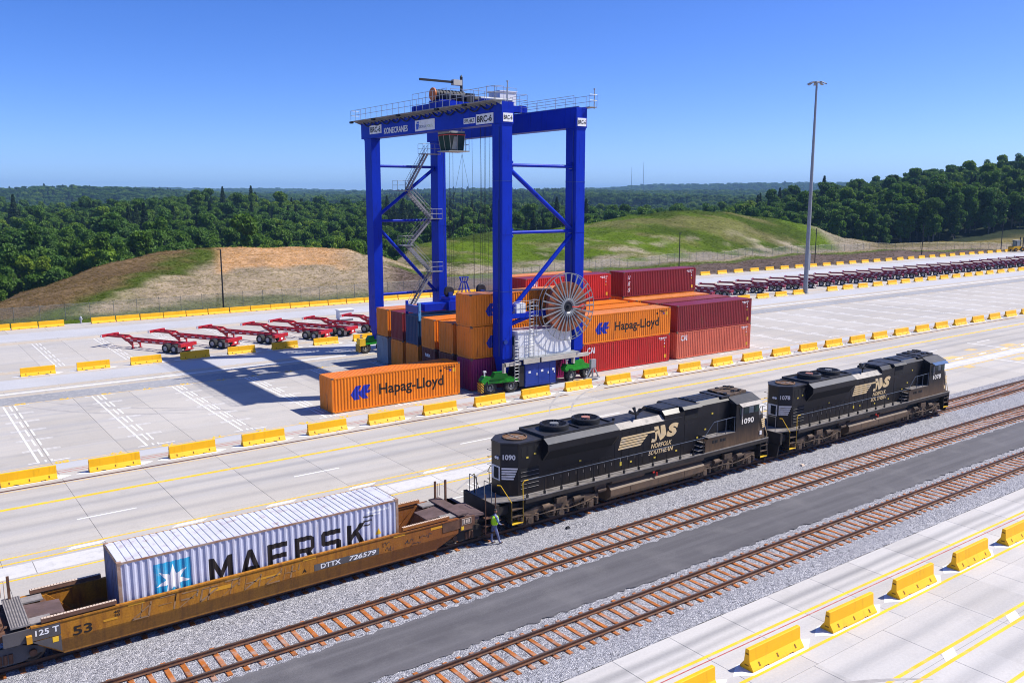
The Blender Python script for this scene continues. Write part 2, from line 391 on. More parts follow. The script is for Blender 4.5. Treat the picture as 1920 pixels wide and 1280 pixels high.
M_TIE = paint('rusty_steel_tie', (.36, .108, .016), .85, var=.35, scale=2.5, dirt=(.36, .33, .31), dirt_amt=.42)
M_RAIL = paint('brown_rail_steel', (.115, .065, .045), .6, .2, var=.25, dirt=(.25, .09, .03), dirt_amt=.5)
M_RAILTOP = paint('worn_rail_head', (.16, .125, .11), .4, .5, var=.2)
M_CLIP = paint('rail_clip', (.09, .04, .025), .8)
tie_m = MB(); tie_m.prism([(-.115, .0), (.115, .0), (.10, .085), (.08, .10), (-.08, .10), (-.10, .085)], 'y', -1.17, 1.17); TIE = tie_m.mesh('tie')
for ti, yc in enumerate(TRK):
    x0, x1 = 0, 470
    lab = ['track that carries the locomotives and the well car', 'empty rusty track between the train and the asphalt strip', 'empty rusty track between the asphalt strip and the loading strip'][ti]
    tr = tag(empty('railway_track', (0, yc, 0)), lab, 'railway track')
    prof = [(-.075, .10), (.075, .10), (.075, .115), (.012, .13), (.012, .215), (.036, .225), (.036, .262), (-.036, .262), (-.036, .225), (-.012, .215), (-.012, .13), (-.075, .115)]
    for s in (-1, 1):
        m = MB(); m.prism([(a + s * .755, b) for a, b in prof], 'x', -40, x1); r = m.build('rail', M_RAIL, tr)
        m = MB(); m.add([(-40, s * .755 - .03, .2635), (x1, s * .755 - .03, .2635), (x1, s * .755 + .03, .2635), (-40, s * .755 + .03, .2635)], [(0, 1, 2, 3)]); m.build('rail_head', M_RAILTOP, r)
    rest = MB(); clips = MB(); n = 0; i = -20
    while True:
        x = 14.45 + .61 * i + random.uniform(-.02, .02); i += 1
        if x > 230: break
        u = project(x, yc, 0)
        if -80 < u[0] < 2000 and u[1] < 1340 and n < 260:
            o = link(TIE, 'tie', M_TIE, tr); o.location = (x, random.uniform(-.03, .03), -.012 + random.uniform(-.006, .006)); o.rotation_euler = (0, 0, random.uniform(-.02, .02)); n += 1
            if n < 200:
                for sy in (-1, 1):
                    for dy in (-.115, .115): clips.box(x - .06, sy * .755 + dy - .035, .085, x + .06, sy * .755 + dy + .035, .125)
        else:
            rest.prism([(x - .13, .0), (x + .13, .0), (x + .11, .09), (x - .11, .09)], 'y', -1.17, 1.17)
    o = rest.build('far_ties', M_TIE, tr); o['kind'] = 'stuff'
    o = clips.build('rail_clips', M_CLIP, tr); o['kind'] = 'stuff'

# --- terrain: one sheet of land from the yard to the horizon
CP, SP = cos(PITCH), sin(PITCH); FH = (sin(YAW), cos(YAW)); RH = (cos(YAW), -sin(YAW))
def zpx(v, d):          # height of what stands d metres ahead and shows at picture row v
    t = (640 - v) / FPX; return CAM_H + d * (-SP + CP * t) / (CP + SP * t)
def sstep(a, b, x): t = np.clip((x - a) / (b - a), 0, 1); return t * t * (3 - 2 * t)
def vnoise(x, y, seed=0):
    xi = np.floor(x).astype(np.int64); yi = np.floor(y).astype(np.int64); xf = x - xi; yf = y - yi
    def h(a, b):
        n = (a * 374761393 + b * 668265263 + seed * 1442695) & 0x7fffffff; n = ((n ^ (n >> 13)) * 1274126177) & 0x7fffffff; return ((n ^ (n >> 16)) & 0xffff) / 65535.
    u = xf * xf * (3 - 2 * xf); w = yf * yf * (3 - 2 * yf)
    return (h(xi, yi) * (1 - u) + h(xi + 1, yi) * u) * (1 - w) + (h(xi, yi + 1) * (1 - u) + h(xi + 1, yi + 1) * u) * w
def fbm(x, y, seed=0, o=4):
    s = 0; a = .5
    for i in range(o): s = s + a * vnoise(x * 2 ** i, y * 2 ** i, seed + i); a *= .5
    return s
RU = np.array([-400, -100, 100, 300, 500, 700, 900, 1100, 1300, 1450, 1600, 1750, 1900, 2100, 2400.])
RD = np.array([250, 360, 460, 600, 850, 1300, 2000, 3200, 5000, 9000.])
RV = np.array([[475, 470, 445, 452, 470, 475, 470, 460, 455, 450, 440, 430, 425, 425, 425],
               [440, 435, 430, 422, 430, 440, 428, 418, 412, 402, 388, 376, 366, 360, 360],
               [420, 415, 410, 402, 410, 420, 414, 408, 404, 382, 364, 347, 332, 325, 325],
               [405, 400, 392, 372, 377, 386, 402, 398, 396, 370, 345, 321, 304, 298, 298],
               [405, 400, 396, 394, 398, 402, 398, 396, 394, 378, 352, 332, 318, 310, 310],
               [392, 386, 384, 386, 390, 388, 380, 386, 384, 378, 365, 355, 345, 340, 340],
               [366, 360, 354, 365, 373, 376, 372, 366, 368, 370, 366, 360, 355, 350, 350],
               [368, 368, 368, 368, 370, 368, 366, 368, 366, 365, 362, 358, 357, 355, 355],
               [360, 360, 360, 358, 359, 360, 359, 355, 353, 352, 352, 352, 352, 352, 352],
               [366, 366, 366, 366, 366, 366, 366, 364, 364, 364, 364, 364, 364, 364, 364.]])
TREE_H = 20.0
RZ = np.array([[zpx(v, d) - TREE_H * (1 if d < 1500 else .9) for v in row] for row, d in zip(RV, RD)])
uL = np.array([-400, -200, 0, 100, 200, 300, 400, 560, 640, 690, 780, 860.]); vL = np.array([700, 640, 572, 535, 499, 474, 467, 461, 472, 484, 522, 540.]); dL = np.array([140, 150, 160, 175, 190, 205, 215, 225, 215, 205, 185, 170.])
uR = np.array([700, 740, 790, 830, 900, 1000, 1100, 1180, 1260, 1360, 1450, 1520, 1580, 1650, 1800, 1950, 2200.])
vR = np.array([505, 488, 460, 447, 439, 433, 421, 404, 397, 398, 409, 426, 448, 458, 455, 452, 450.])
dR = np.array([235, 250, 275, 290, 305, 315, 325, 330, 330, 330, 330, 330, 330, 330, 345, 360, 380.])
zL = np.array([zpx(v, d) for v, d in zip(vL, dL)]); zR = np.array([zpx(v, d) for v, d in zip(vR, dR)])
tU = np.array([700, 1000, 1100, 1300, 1500, 1650, 1950, 2200.]); tD = np.array([212, 222, 237, 254, 285, 300, 318, 330.])
def ring_z(u, d):
    ld = np.log(np.clip(d, RD[0], RD[-1])); LD = np.log(RD); i = np.clip(np.searchsorted(LD, ld) - 1, 0, len(RD) - 2)
    t = (ld - LD[i]) / (LD[i + 1] - LD[i]); t = t * t * (3 - 2 * t)
    cols = np.stack([np.interp(u, RU, r) for r in RZ])
    a = np.take_along_axis(cols, i[None], 0)[0]; b = np.take_along_axis(cols, (i + 1)[None], 0)[0]; return a * (1 - t) + b * t
def land(x, y):
    x = np.asarray(x, float); y = np.asarray(y, float)
    d = np.maximum(x * FH[0] + y * FH[1], 1.); l = x * RH[0] + y * RH[1]; u = 960 + FPX * l / (d * CP + 2.8)
    k = (u - 960) / FPX; k = np.clip(k, -1.0, 1.1)
    dt = 140.5 / (FH[1] - .59 * k)
    n1 = fbm(x / 18, y / 18, 3) - .47; n2 = fbm(x / 5, y / 5, 9) - .47
    # left mound
    zl = np.interp(u, uL, zL, right=-.5); dl = np.interp(u, uL, dL, right=170)
    s = np.clip((d - dt) / np.maximum(dl - dt, 8), 0, 1); f = s ** .97
    base = -.25
    left = base + (zl - base) * f
    back = sstep(0, 1, (d - dl - 14) / 34)
    left = left + (-1.2 - left) * back * sstep(560, 720, u) + 0
    # right mound
    zr = np.interp(u, uR, zR, left=-1.2); dr = np.interp(u, uR, dR, left=235); t0 = np.interp(u, tU, tD)
    s2 = sstep(0, 1, (d - t0) / np.maximum(dr - t0, 20)); right = -.9 + (zr + .9) * s2
    wr = sstep(0, 1, (d - dl - 20) / 25) * sstep(640, 760, u) + sstep(840, 900, u); wr = np.clip(wr, 0, 1)
    z = left * (1 - wr) + right * wr
    crest = np.where(u < 700, dl + 8, np.where(u < 760, np.maximum(dl, dr), dr + 6))
    wf = sstep(0, 1, (d - crest + 4) / 42)
    amp = np.interp(d, [250, 500, 1000, 2500, 5000, 9000], [2, 9, 20, 30, 38, 30]); roll = (fbm(x / 230, y / 230, 61, 3) - .44) * np.where(d < 1500, 1, 0) * 2 + (fbm(x / 900, y / 900, 63, 3) - .44) * np.where(d < 1500, 0, 1) * 2
    z = z * (1 - wf) + (ring_z(u, d) + amp * roll * (1 - .75 * sstep(1350, 1500, u) * (d < 900))) * wf
    z = z + (n1 * 2.4 + n2 * .8) * sstep(0, 12, d - dt) * (1 - .6 * wf)
    # flat ground under and round the yards
    inside = sstep(0, 8, y - 134.) + sstep(0, 60, x - 480) + sstep(0, 60, -x - 90); inside = np.clip(inside, 0, 1)
    z = -.35 * (1 - inside) + z * inside
    z = np.where((y > 131.5) & (y < 139), np.maximum(z, -.28), z)
    return z, u, d, crest, dt
th = np.concatenate([np.linspace(-pi, YAW - 0.78, 30, endpoint=False), np.linspace(YAW - .78, YAW + .78, 430, endpoint=False), np.linspace(YAW + .78, pi, 30)])
rr = np.concatenate([np.linspace(2, 100, 12, endpoint=False), np.linspace(100, 440, 150, endpoint=False), np.geomspace(440, 14000, 110)])
TH, RRr = np.meshgrid(th, rr); GX = RRr * np.sin(TH); GY = RRr * np.cos(TH)
GZ, GU, GD, GC, GT = land(GX, GY)
fwd = GX * FH[0] + GY * FH[1]
GZ = np.where(fwd < 40, -.35, GZ)
nr, nth = GX.shape
fs = [(i * nth + j, i * nth + j + 1, (i + 1) * nth + j + 1, (i + 1) * nth + j) for i in range(nr - 1) for j in range(nth - 1)]
TM = bpy.data.meshes.new('terrain'); TM.from_pydata(np.stack([GX.ravel(), GY.ravel(), GZ.ravel()], 1).tolist(), [], [f[::-1] for f in fs]); TM.shade_smooth()
# ground cover: what grows or lies where
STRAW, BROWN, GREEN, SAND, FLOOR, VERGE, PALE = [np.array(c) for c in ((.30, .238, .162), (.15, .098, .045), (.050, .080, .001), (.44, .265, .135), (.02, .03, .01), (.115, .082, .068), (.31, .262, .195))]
def mixc(a, b, t): return a * (1 - t[..., None]) + b * t[..., None]
n = fbm(GX / 22, GY / 22, 21); nn = fbm(GX / 7, GY / 7, 33); n3 = fbm(GX / 60, GY / 30, 5)
c = np.broadcast_to(STRAW, GX.shape + (3,)).copy()
rel = (GD - GT) / np.maximum(GC - 8 - GT, 8)
lf = 1 - sstep(700, 800, GU)
# left mound: brown grass on its left end, green seam, bare sandy top, straw slope
edge = (GU - 120 - 330 * np.clip(rel, 0, 1.1))
c = mixc(c, BROWN * 1.0 + .0, lf * (1 - sstep(-70, 60, edge + 240 * (nn - .47))))
c = mixc(c, GREEN, lf * np.exp(-((edge + 15 + 200 * (nn - .47)) / 62) ** 2) * .95)
c = mixc(c, SAND, lf * sstep(.50, .58, rel + .22 * (nn - .47)) * sstep(395, 425, GU) * (1 - sstep(600, 690, GU)))
c = mixc(c, SAND * np.array((1.0, .8, .6)), lf * sstep(.55, .68, n) * (1 - sstep(100, 180, GU)) * (1 - sstep(.3, .6, rel)))
c = mixc(c, GREEN * 1.1, lf * (1 - sstep(0., .16, rel + .3 * (nn - .47))) * .75)
# right mound: green with pale thin streaks, pale toe
g2 = sstep(735, 800, GU) * (1 - sstep(1545, 1590, GU + 60 * (nn - .47)))
t0 = np.interp(GU, tU, tD); dr = np.interp(GU, uR, dR, left=235); rel2 = (GD - t0) / np.maximum(dr - t0, 20)
on = g2 * sstep(.02, .22, rel2 + .5 * (nn - .47))
ng = fbm(GX / 20, GY / 20, 51); np_ = fbm(GX / 9 + GY / 30, GY / 26, 77)
c = mixc(c, PALE * .9, g2 * sstep(-.15, .02, rel2) * (1 - on))
green = GREEN[None, None, :] * (.85 + .75 * (1 - sstep(.38, .55, ng)))[..., None] * np.array((1., 1., 1.))
c = c * (1 - on[..., None]) + green * on[..., None]
c = mixc(c, np.array((.17, .145, .06)), on * sstep(.54, .68, np_) * .6)
c = mixc(c, PALE, g2 * sstep(.58, .70, nn * .6 + np_ * .45) * (1 - sstep(.3, .7, rel2)) * .75)
c = mixc(c, PALE * .85, sstep(1500, 1540, GU - 90 * (1 - rel2)) * (1 - sstep(1610, 1640, GU)) * sstep(.05, .2, rel2) * .8)
# verge before the far fence
vg = sstep(700, 760, GU) * (1 - sstep(-.2, -.05, rel2)); c = mixc(c, VERGE, vg * sstep(133, 136, GY))
c = mixc(c, GREEN * 1.5, vg * sstep(-.34, -.22, rel2 + .1 * (nn - .47)) * .85)
c = mixc(c, np.array((.17, .14, .035)), sstep(1600, 1680, GU) * sstep(.3, .7, rel2) * .8)
c = mixc(c, GREEN * 1.3, (1 - sstep(134, 140, GY)) * sstep(131, 133, GY) * lf)
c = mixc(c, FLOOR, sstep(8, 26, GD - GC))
c = c * (.80 + .42 * nn)[..., None]; COVER = c
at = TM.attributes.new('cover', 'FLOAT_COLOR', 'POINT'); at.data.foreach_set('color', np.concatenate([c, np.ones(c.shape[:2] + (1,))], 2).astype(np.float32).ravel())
k = N('ground_cover'); a = k.n('Attribute', attribute_name='cover').outputs['Color']; g = k.n('NewGeometry').outputs['Position']
mp = k.n('Mapping'); mp.inputs['Scale'].default_value = (.9, .35, 1); mp.inputs['Rotation'].default_value = (0, 0, .5); k.l(g, mp.inputs['Vector'])
f1 = k.noise(mp.outputs[0], 1.2, 6, .72); f2 = k.noise(g, 3.5, 4, .7); f3 = k.noise(g, .22, 5, .65)
cc = k.mix(.7, a, k.ramp(f1, [(.25, (.16,) * 3), (.75, (.84,) * 3)]), 'OVERLAY'); cc = k.mix(.4, cc, k.ramp(f2, [(.25, (.2,) * 3), (.75, (.8,) * 3)]), 'OVERLAY')
cc = k.mix(.35, cc, k.ramp(f3, [(.3, (.25,) * 3), (.7, (.75,) * 3)]), 'OVERLAY')
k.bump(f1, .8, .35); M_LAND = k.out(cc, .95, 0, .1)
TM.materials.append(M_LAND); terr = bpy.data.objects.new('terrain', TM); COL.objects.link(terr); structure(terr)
# ================================================================== shipping containers
CL, CW, CH = 12.192, 2.438, 2.896
PER = .278
def corr(x, depth=.042):
    t = (x % PER) / PER
    if t < .26: return 0.
    if t < .5: return (t - .26) / .24 * depth
    if t < .76: return depth
    return (1 - (t - .76) / .24) * depth
def corr_breaks(a, b):
    out = []; k = math.floor(a / PER) - 1
    while k * PER < b:
        for f in (0, .26, .5, .76):
            x = (k + f) * PER
            if a < x < b: out.append(x)
        k += 1
    return sorted(out)
def corr_panel(a, b, z0, z1, place):
    """corrugated sheet; place(s, depth, z) -> point"""
    xs = [a] + corr_breaks(a, b) + [b]; m = MB(); vs = []; fs = []
    for x in xs:
        d = corr(x) if a < x < b else corr(x)
        for z in (z0, z1): vs.append(place(x, d + .012, z))
    for i in range(len(xs) - 1): fs.append((2 * i, 2 * i + 2, 2 * i + 3, 2 * i + 1))
    m.add(vs, fs); return m
def make_container_meshes(H, key):
    C = {}
    C['side_panel'] = corr_panel(.13, CL - .13, .155, H - .085, lambda s, d, z: (s, d, z)).mesh('side_panel' + key)
    C['back_panel'] = corr_panel(.13, CL - .13, .155, H - .085, lambda s, d, z: (s, CW - d, z)).mesh('side_panel_back' + key)
    C['end_panel'] = corr_panel(.13, CW - .13, .16, H - .10, lambda s, d, z: (d, s, z)).mesh('end_panel' + key)
    xs = [.2]; m = MB(); vs = []; fs = []
    for q in range(41): xs += [.34 + q * PER, .355 + q * PER, .385 + q * PER, .40 + q * PER]
    xs = [x for x in xs if x < CL - .22] + [CL - .2]
    for i_, x in enumerate(xs):
        for y in (.06, CW - .06): vs.append((x, y, H - .022 - (.03 if i_ > 0 and (i_ - 1) % 4 in (1, 2) and x < CL - .25 else 0)))
    for i in range(len(xs) - 1): fs.append((2 * i, 2 * i + 2, 2 * i + 3, 2 * i + 1))
    m.add(vs, fs); m.box(.02, .06, H - .03, .2, CW - .06, H - .012); m.box(CL - .2, .06, H - .03, CL - .02, CW - .06, H - .012)
    C['roof_panel'] = m.mesh('roof_panel' + key)
    f = MB()
    for x in (0, CL - .14):
        for y in (0, CW - .14): f.box(x + .006, y + .006, .118, x + .134, y + .134, H - .118)
    for y in (0, CW - .06):
        f.box(.14, y + .008, .03, CL - .14, y + .052, .165); f.box(.14, y + .008, H - .095, CL - .14, y + .052, H - .018)
    for x in (0, CL - .06):
        f.box(x + .008, .14, .03, x + .052, CW - .14, .17); f.box(x + .008, .14, H - .11, x + .052, CW - .14, H - .012)
    f.box(.14, .06, .10, CL - .14, CW - .06, .15)
    C['frame'] = f.mesh('frame' + key)
    d = MB(); hw = (CW - .28) / 2
    d.box(CL - .05, .145, .175, CL - .02, .14 + hw - .006, H - .115)
    C['door'] = d.mesh('door' + key)
    r = MB()
    for yy in (.42, .88):
        r.tube((CL - .01, yy, .1), (CL - .01, yy, H - .06), .018, 6)
        for zz in (.3, 1.2, 2.2): r.box(CL - .025, yy - .06, zz, CL + .012, yy + .06, zz + .06)
    C['lock_rods'] = r.mesh('lock_rods' + key)
    q = MB(); q.box(0, 0, 0, .178, .162, .118); q.box(.05, -.002, .03, .128, 0, .088); C['corner_casting'] = q.mesh('corner_casting' + key)
    return C
CM = {'h': make_container_meshes(2.896, '_high'), 's': make_container_meshes(2.591, '_standard')}
M_CAST = paint('corner_casting_steel', (.16, .10, .07), .7, var=.3)
M_RODS = paint('galvanised_rod', (.42, .42, .42), .5, .5)
def on_corrugation(geo, x0, z0, h, width=None, y=-.004, italic=0):
    """lettering that follows the corrugated side: cut along every fold, then pushed to its depth"""
    v, f = geo; w = max(p[0] for p in v); sx = (width / w) if width else h
    bm = bmesh.new(); vv = [bm.verts.new((x0 + p[0] * sx, p[1] * h + z0, 0)) for p in v]
    for q in f:
        try: bm.faces.new([vv[i] for i in q])
        except ValueError: pass
    a = min(p.co.x for p in bm.verts); b = max(p.co.x for p in bm.verts)
    for x in corr_breaks(a, b):
        bmesh.ops.bisect_plane(bm, geom=bm.verts[:] + bm.edges[:] + bm.faces[:], dist=1e-5, plane_co=(x, 0, 0), plane_no=(1, 0, 0))
    m = MB(); bm.verts.index_update()
    m.add([(p.co.x, corr(p.co.x) + .012 + y, p.co.y) for p in bm.verts], [tuple(p.index for p in q.verts) for q in bm.faces]); bm.free(); return m
HL_LOGO = ([(.0, .42), (.28, 1.0), (.56, 1.0), (.40, .62), (.52, .62), (.66, 1.0), (1.02, 1.0), (.86, .60), (1.04, .60), (.94, .40), (.76, .40), (.74, .34), (.90, .02), (.62, .02), (.40, .36), (.46, .02), (.18, .0)], [tuple(range(17))])
def star_geo(n=7, r1=1., r0=.40, rot=0.):
    vs = [(0, 0)] + [((r1 if i % 2 == 0 else r0) * sin(rot + pi * i / n), (r1 if i % 2 == 0 else r0) * cos(rot + pi * i / n)) for i in range(2 * n)]
    return vs, [(0, 1 + i, 1 + (i + 1) % (2 * n)) for i in range(2 * n)]
def rect_geo(w=1., h=1., nx=1): return [(0, 0), (w, 0), (w, h), (0, h)], [(0, 1, 2, 3)]
def tri_fill(vs):
    """triangulate an outline that is not convex"""
    from mathutils.geometry import tessellate_polygon
    return vs, [tuple(t) for t in tessellate_polygon([[Vector((x, y, 0)) for x, y in vs]])]
HL_LOGO = tri_fill(HL_LOGO[0])
LM = {}
def lmesh(key, fn):
    if key not in LM: LM[key] = fn().mesh(key)
    return LM[key]
M_HLB = paint('logo_blue', (.012, .028, .36), .5, var=.08); M_BLK = paint('lettering_black', (.018, .014, .012), .5, var=.2)
M_LWH = paint('lettering_white', (.80, .80, .80), .5, var=.06, dirt=(.5, .45, .4), dirt_amt=.3); M_LYE = paint('sticker_yellow', (.85, .52, .03), .5)
M_SKY = paint('logo_sky_blue', (.03, .33, .56), .5, var=.1, dirt=(.35, .42, .45), dirt_amt=.3)
def container(x, y, z, mat, label, style=None, key='h', group=None, roof=None, castings=True):
    c = empty('shipping_container', (x, y, z), 0, label, 'container', group); P = CM[key]; H = 2.896 if key == 'h' else 2.591
    link(P['side_panel'], 'side_panel', mat, c); link(P['back_panel'], 'side_panel', mat, c); link(P['end_panel'], 'end_panel', mat, c)
    link(P['roof_panel'], 'roof_panel', roof or mat, c); link(P['frame'], 'frame', mat, c)
    for k in (0, 1):
        d = link(P['door'], 'door', mat, c); d.location = (0, k * (CW - .28) / 2, 0); r = link(P['lock_rods'], 'lock_rods', M_RODS, d)
    for X in (0, CL - .178):
        for Y in (0, CW - .162):
            for Z in (0, H - .118): o = link(P['corner_casting'], 'corner_casting', M_CAST, c); o.location = (X, Y, Z)
    if style == 'hl':
        link(lmesh('hl_logo', lambda: on_corrugation(HL_LOGO, 1.62, .86, 1.16, 1.86)), 'logo', M_HLB, c)
        link(lmesh('hl_text', lambda: on_corrugation(text_geo('Hapag-Lloyd', .022), 4.2, 1.05, .90, 6.3)), 'lettering', M_BLK, c)
        for i, (xx, zz, s) in enumerate(((10.1, 2.24, .2), (11.1, 2.2, .16), (11.5, 2.1, .32))):
            link(lmesh('hl_mark%d' % i, lambda: on_corrugation(rect_geo(), xx, zz, s, .22)), 'sticker', (M_BLK, M_HLB, M_LYE)[i], c)
    if style == 'cai':
        link(lmesh('cai_text', lambda: on_corrugation(text_geo('CAI', .03), .62, 1.95, .60, 1.0)), 'lettering', M_LWH, c)
    if style == 'stack3':
        for i, ch in enumerate('UES'):
            link(lmesh('stack_' + ch, lambda: on_corrugation(text_geo(ch, .03, .2), .72, 2.0 - .72 * i, .46, .40)), 'lettering', M_LWH, c)
    dm = M_BLK if mat in (M_OR, M_OR2) else M_LWH
    for i, (xx, zz, hh, ww) in enumerate(((10.55, 2.52, .09, .95), (11.55, 2.52, .09, .16), (10.75, 2.38, .07, .5))): link(lmesh('code_%d' % i, lambda: on_corrugation(rect_geo(), xx, zz, hh, ww)), 'data_marking', dm, c)
    if style in ('cai', 'stack3', 'maroon'):
        link(lmesh('mark_a', lambda: on_corrugation(rect_geo(), 11.45, .42, .36, .26)), 'sticker', M_LYE, c)
        for i in range(3): link(lmesh('mark_b%d' % i, lambda: on_corrugation(rect_geo(), 11.38, 1.55 + .34 * i, .18, .10)), 'sticker', M_LYE if i == 0 else M_LWH, c)
    return c
def cpaint(n, col, rust=(.16, .06, .03), amt=.18): return paint('container_' + n, col, .48, 0, .10, .5, rust, amt, True, .35)
M_OR = cpaint('orange', (.80, .215, .008)); M_OR2 = cpaint('faded_orange', (.78, .25, .035), amt=.25); M_MAR = cpaint('maroon', (.235, .018, .022)); M_MAR2 = cpaint('dark_maroon', (.11, .018, .02))
M_RED = cpaint('red', (.53, .024, .018)); M_SAL = cpaint('salmon', (.66, .155, .085), (.40, .06, .04), .3); M_MAG = cpaint('magenta', (.26, .008, .105)); M_GREY = cpaint('grey', (.26, .30, .32), amt=.3)
M_CBL = cpaint('blue', (.008, .04, .115)); M_BRICK = cpaint('brick', (.30, .055, .05)); M_ROOFM = cpaint('purple_maroon_roof', (.22, .022, .055)); M_ROOFO = cpaint('pale_orange_roof', (.72, .26, .07), amt=.3)  # some roofs get a paler, less saturated orange

ROWY = [63.55, 66.62, 69.78, 72.9, 76.0, 79.2]
container(28.43, 63.33, .02, M_OR, 'orange container lying alone on the ground in front of the gantry crane', 'hl')
XA, XB, XC = 41.95, 55.1, 68.35
lot = [
    (XA, 0, 0, M_MAG, None, 'magenta container at the bottom of the three-high stack beside the crane leg', None),
    (XA, 0, 1, M_OR, None, 'orange container in the middle of the three-high stack beside the crane leg', 'hl'),
    (XA, 0, 2, M_OR, M_ROOFO, 'orange container on top of the three-high stack beside the crane leg', 'hl'),
    (XA, 1, 0, M_MAR2, None, 'dark maroon container at ground level just behind the magenta one', None),
    (XA, 1, 1, M_OR, None, 'orange container behind the three-high stack, second of the row of ends', None),
    (XA, 2, 0, M_MAR2, None, 'dark maroon container with white lettering on its end, at ground level', 'texend'),
    (XA, 2, 1, M_OR, None, 'orange container next to the dark blue one under the spreader', None),
    (XA, 3, 0, M_OR, None, 'orange container at ground level under the dark blue container', None),
    (XA, 3, 1, M_CBL, None, 'dark blue container right under the blue crane spreader', None),
    (XA, 4, 0, M_OR, None, 'orange container at ground level under the maroon one beside the spreader', None),
    (XA, 4, 1, M_MAR, None, 'maroon container between the dark blue container and the end orange one', None),
    (XA, 5, 0, M_GREY, None, 'grey container at ground level at the far end of the row of ends', None),
    (XA, 5, 1, M_OR, M_ROOFO, 'orange container on top of the grey one', None),
    (XB, 0, 0, M_RED, None, 'bright red container at ground level beside the cable reel', 'cai'),
    (XB, 0, 1, M_OR, M_ROOFO, 'orange lettered container on the bright red one, right of the cable reel', 'hl'),
    (XB, 1, 0, M_MAR, None, None, None), (XB, 1, 1, M_OR, None, 'orange container just behind the lettered one right of the reel', None),
    (XB, 2, 0, M_OR, None, None, None), (XB, 2, 1, M_OR, None, 'orange container in front of the high bright red one', None),
    (XB, 3, 1, M_MAR, None, None, None), (XB, 3, 2, M_RED, M_ROOFM, 'bright red container on the third level behind the cable reel', 'cai'),
    (XB, 4, 1, M_OR, None, None, None), (XB, 4, 2, M_OR, M_ROOFO, 'orange container on the third level behind the bright red one', None),
    (XC, 0, 0, M_SAL, None, 'salmon pink container at ground level at the right end of the stacks', 'cai'),
    (XC, 0, 1, M_MAR, M_ROOFM, 'maroon container on top of the salmon pink one', 'maroon'),
    (XC, 1, 0, M_MAR, None, None, None), (XC, 1, 1, M_BRICK, None, 'brick red topped container between the maroon one and the orange topped one', None),
    (XC, 2, 0, M_OR, None, None, None), (XC, 2, 1, M_OR, M_ROOFO, 'container with pale orange roof before the high maroon one', None),
    (XC + .95, 3, 0, M_MAR, None, None, None), (XC + .95, 3, 1, M_OR, None, None, None),
    (XC + .95, 3, 2, M_MAR, M_ROOFM, 'maroon container with white upright letters on the third level', 'stack3'),
]
for (x, r, lv, mt, rf, lab, st) in lot:
    if lab is None:
        nm = {M_MAR: 'maroon', M_OR: 'orange'}[mt]; bay_ = 'behind the reel' if x == XB else 'at the right end of the stacks'
        lab = 'nearly hidden %s container %s, %s row back, %s level' % (nm, bay_, ORD[r], ORD[lv])
    c = container(x + random.uniform(-.04, .04), ROWY[r] + random.uniform(-.03, .03), .02 + lv * 2.9, mt, lab, st if st != 'texend' else None, group='stacked containers under and beside the crane', roof=rf)
    if st == 'texend':
        m = MB(); put(m, text_geo('tex', .03), (-.0, 1.9, 2.05), (0, -1, 0), (0, 0, 1), .42, 1.0); m.build('lettering', M_LWH, c)
# ================================================================== rubber-tyred gantry crane
M_CB = paint('crane_blue', (.002, .024, .40), .42, 0, .10, .35, (.004, .012, .13), .2, True, .15, .0)
M_CB2 = paint('machine_blue', (.012, .040, .27), .4, 0, .12)
M_GALV = paint('galvanised_steel', (.36, .38, .40), .5, .35, .15); M_GRATE = paint('grey_grating', (.27, .285, .29), .7, .1, .2)
M_TYRE = paint('black_tyre', (.022, .022, .023), .85, 0, .3, dirt=(.12, .11, .10), dirt_amt=.3); M_RIM = paint('grey_rim', (.30, .30, .29), .5, .3, .2)
M_GRN = paint('bogie_green', (.012, .26, .018), .4, 0, .15, dirt=(.03, .05, .03), dirt_amt=.3); M_EHW = paint('cabin_white', (.74, .745, .76), .5, 0, .05, dirt=(.5, .5, .5), dirt_amt=.2)
M_BEIGE = paint('beige_beam', (.47, .44, .38), .6, 0, .12); M_COP = paint('brown_cable', (.30, .085, .035), .6, 0, .2, 2.5); M_DRK = paint('dark_machinery', (.02, .022, .028), .6, .2, .3)
M_SPK = paint('reel_spoke_steel', (.24, .255, .27), .5, .3, .12); M_STAIR = paint('stair_steel', (.23, .24, .25), .55, .3, .15); M_CABF = paint('cab_frame_grey', (.30, .31, .28), .6); M_ORR = paint('orange_flange', (.50, .13, .02), .5); M_RDT = paint('red_trim', (.62, .035, .02), .5); M_GLS = paint('dark_glass', (.02, .05, .045), .12, 0, .3, spec=.45); M_GLS2 = paint('pale_glass', (.22, .27, .26), .08, 0, .3, spec=.9)
M_BLKP = paint('black_paint', (.015, .015, .017), .5, 0, .3); M_LBL = paint('light_blue_steel', (.10, .33, .62), .4)
CR = Vector((48.75, 74.6, 0))
crane = empty('gantry_crane', CR, 0, 'tall blue gantry crane on rubber tyres standing over the stacked containers', 'crane')
def cm(): return MB(CR)
def handrail(root, pts, h=1.05, step=1.4, r=.022, name='handrail', mat=None, mid=True, o=None):
    m = MB(o if o is not None else CR)
    for a, b in zip(pts[:-1], pts[1:]):
        a = Vector(a); b = Vector(b); n = max(1, int((b - a).length / step))
        for i in range(n + 1):
            p = a.lerp(b, i / n); m.tube(p, p + Vector((0, 0, h)), r, 5)
        for f in ((1., .52) if mid else (1.,)): m.tube(a + Vector((0, 0, h * f)), b + Vector((0, 0, h * f)), r, 5)
    return m.build(name, mat or M_GALV, root)
LEGX = ((44.1, 45.15), (52.4, 53.45)); LEGY = ((61.7, 63.2), (85.95, 87.5))
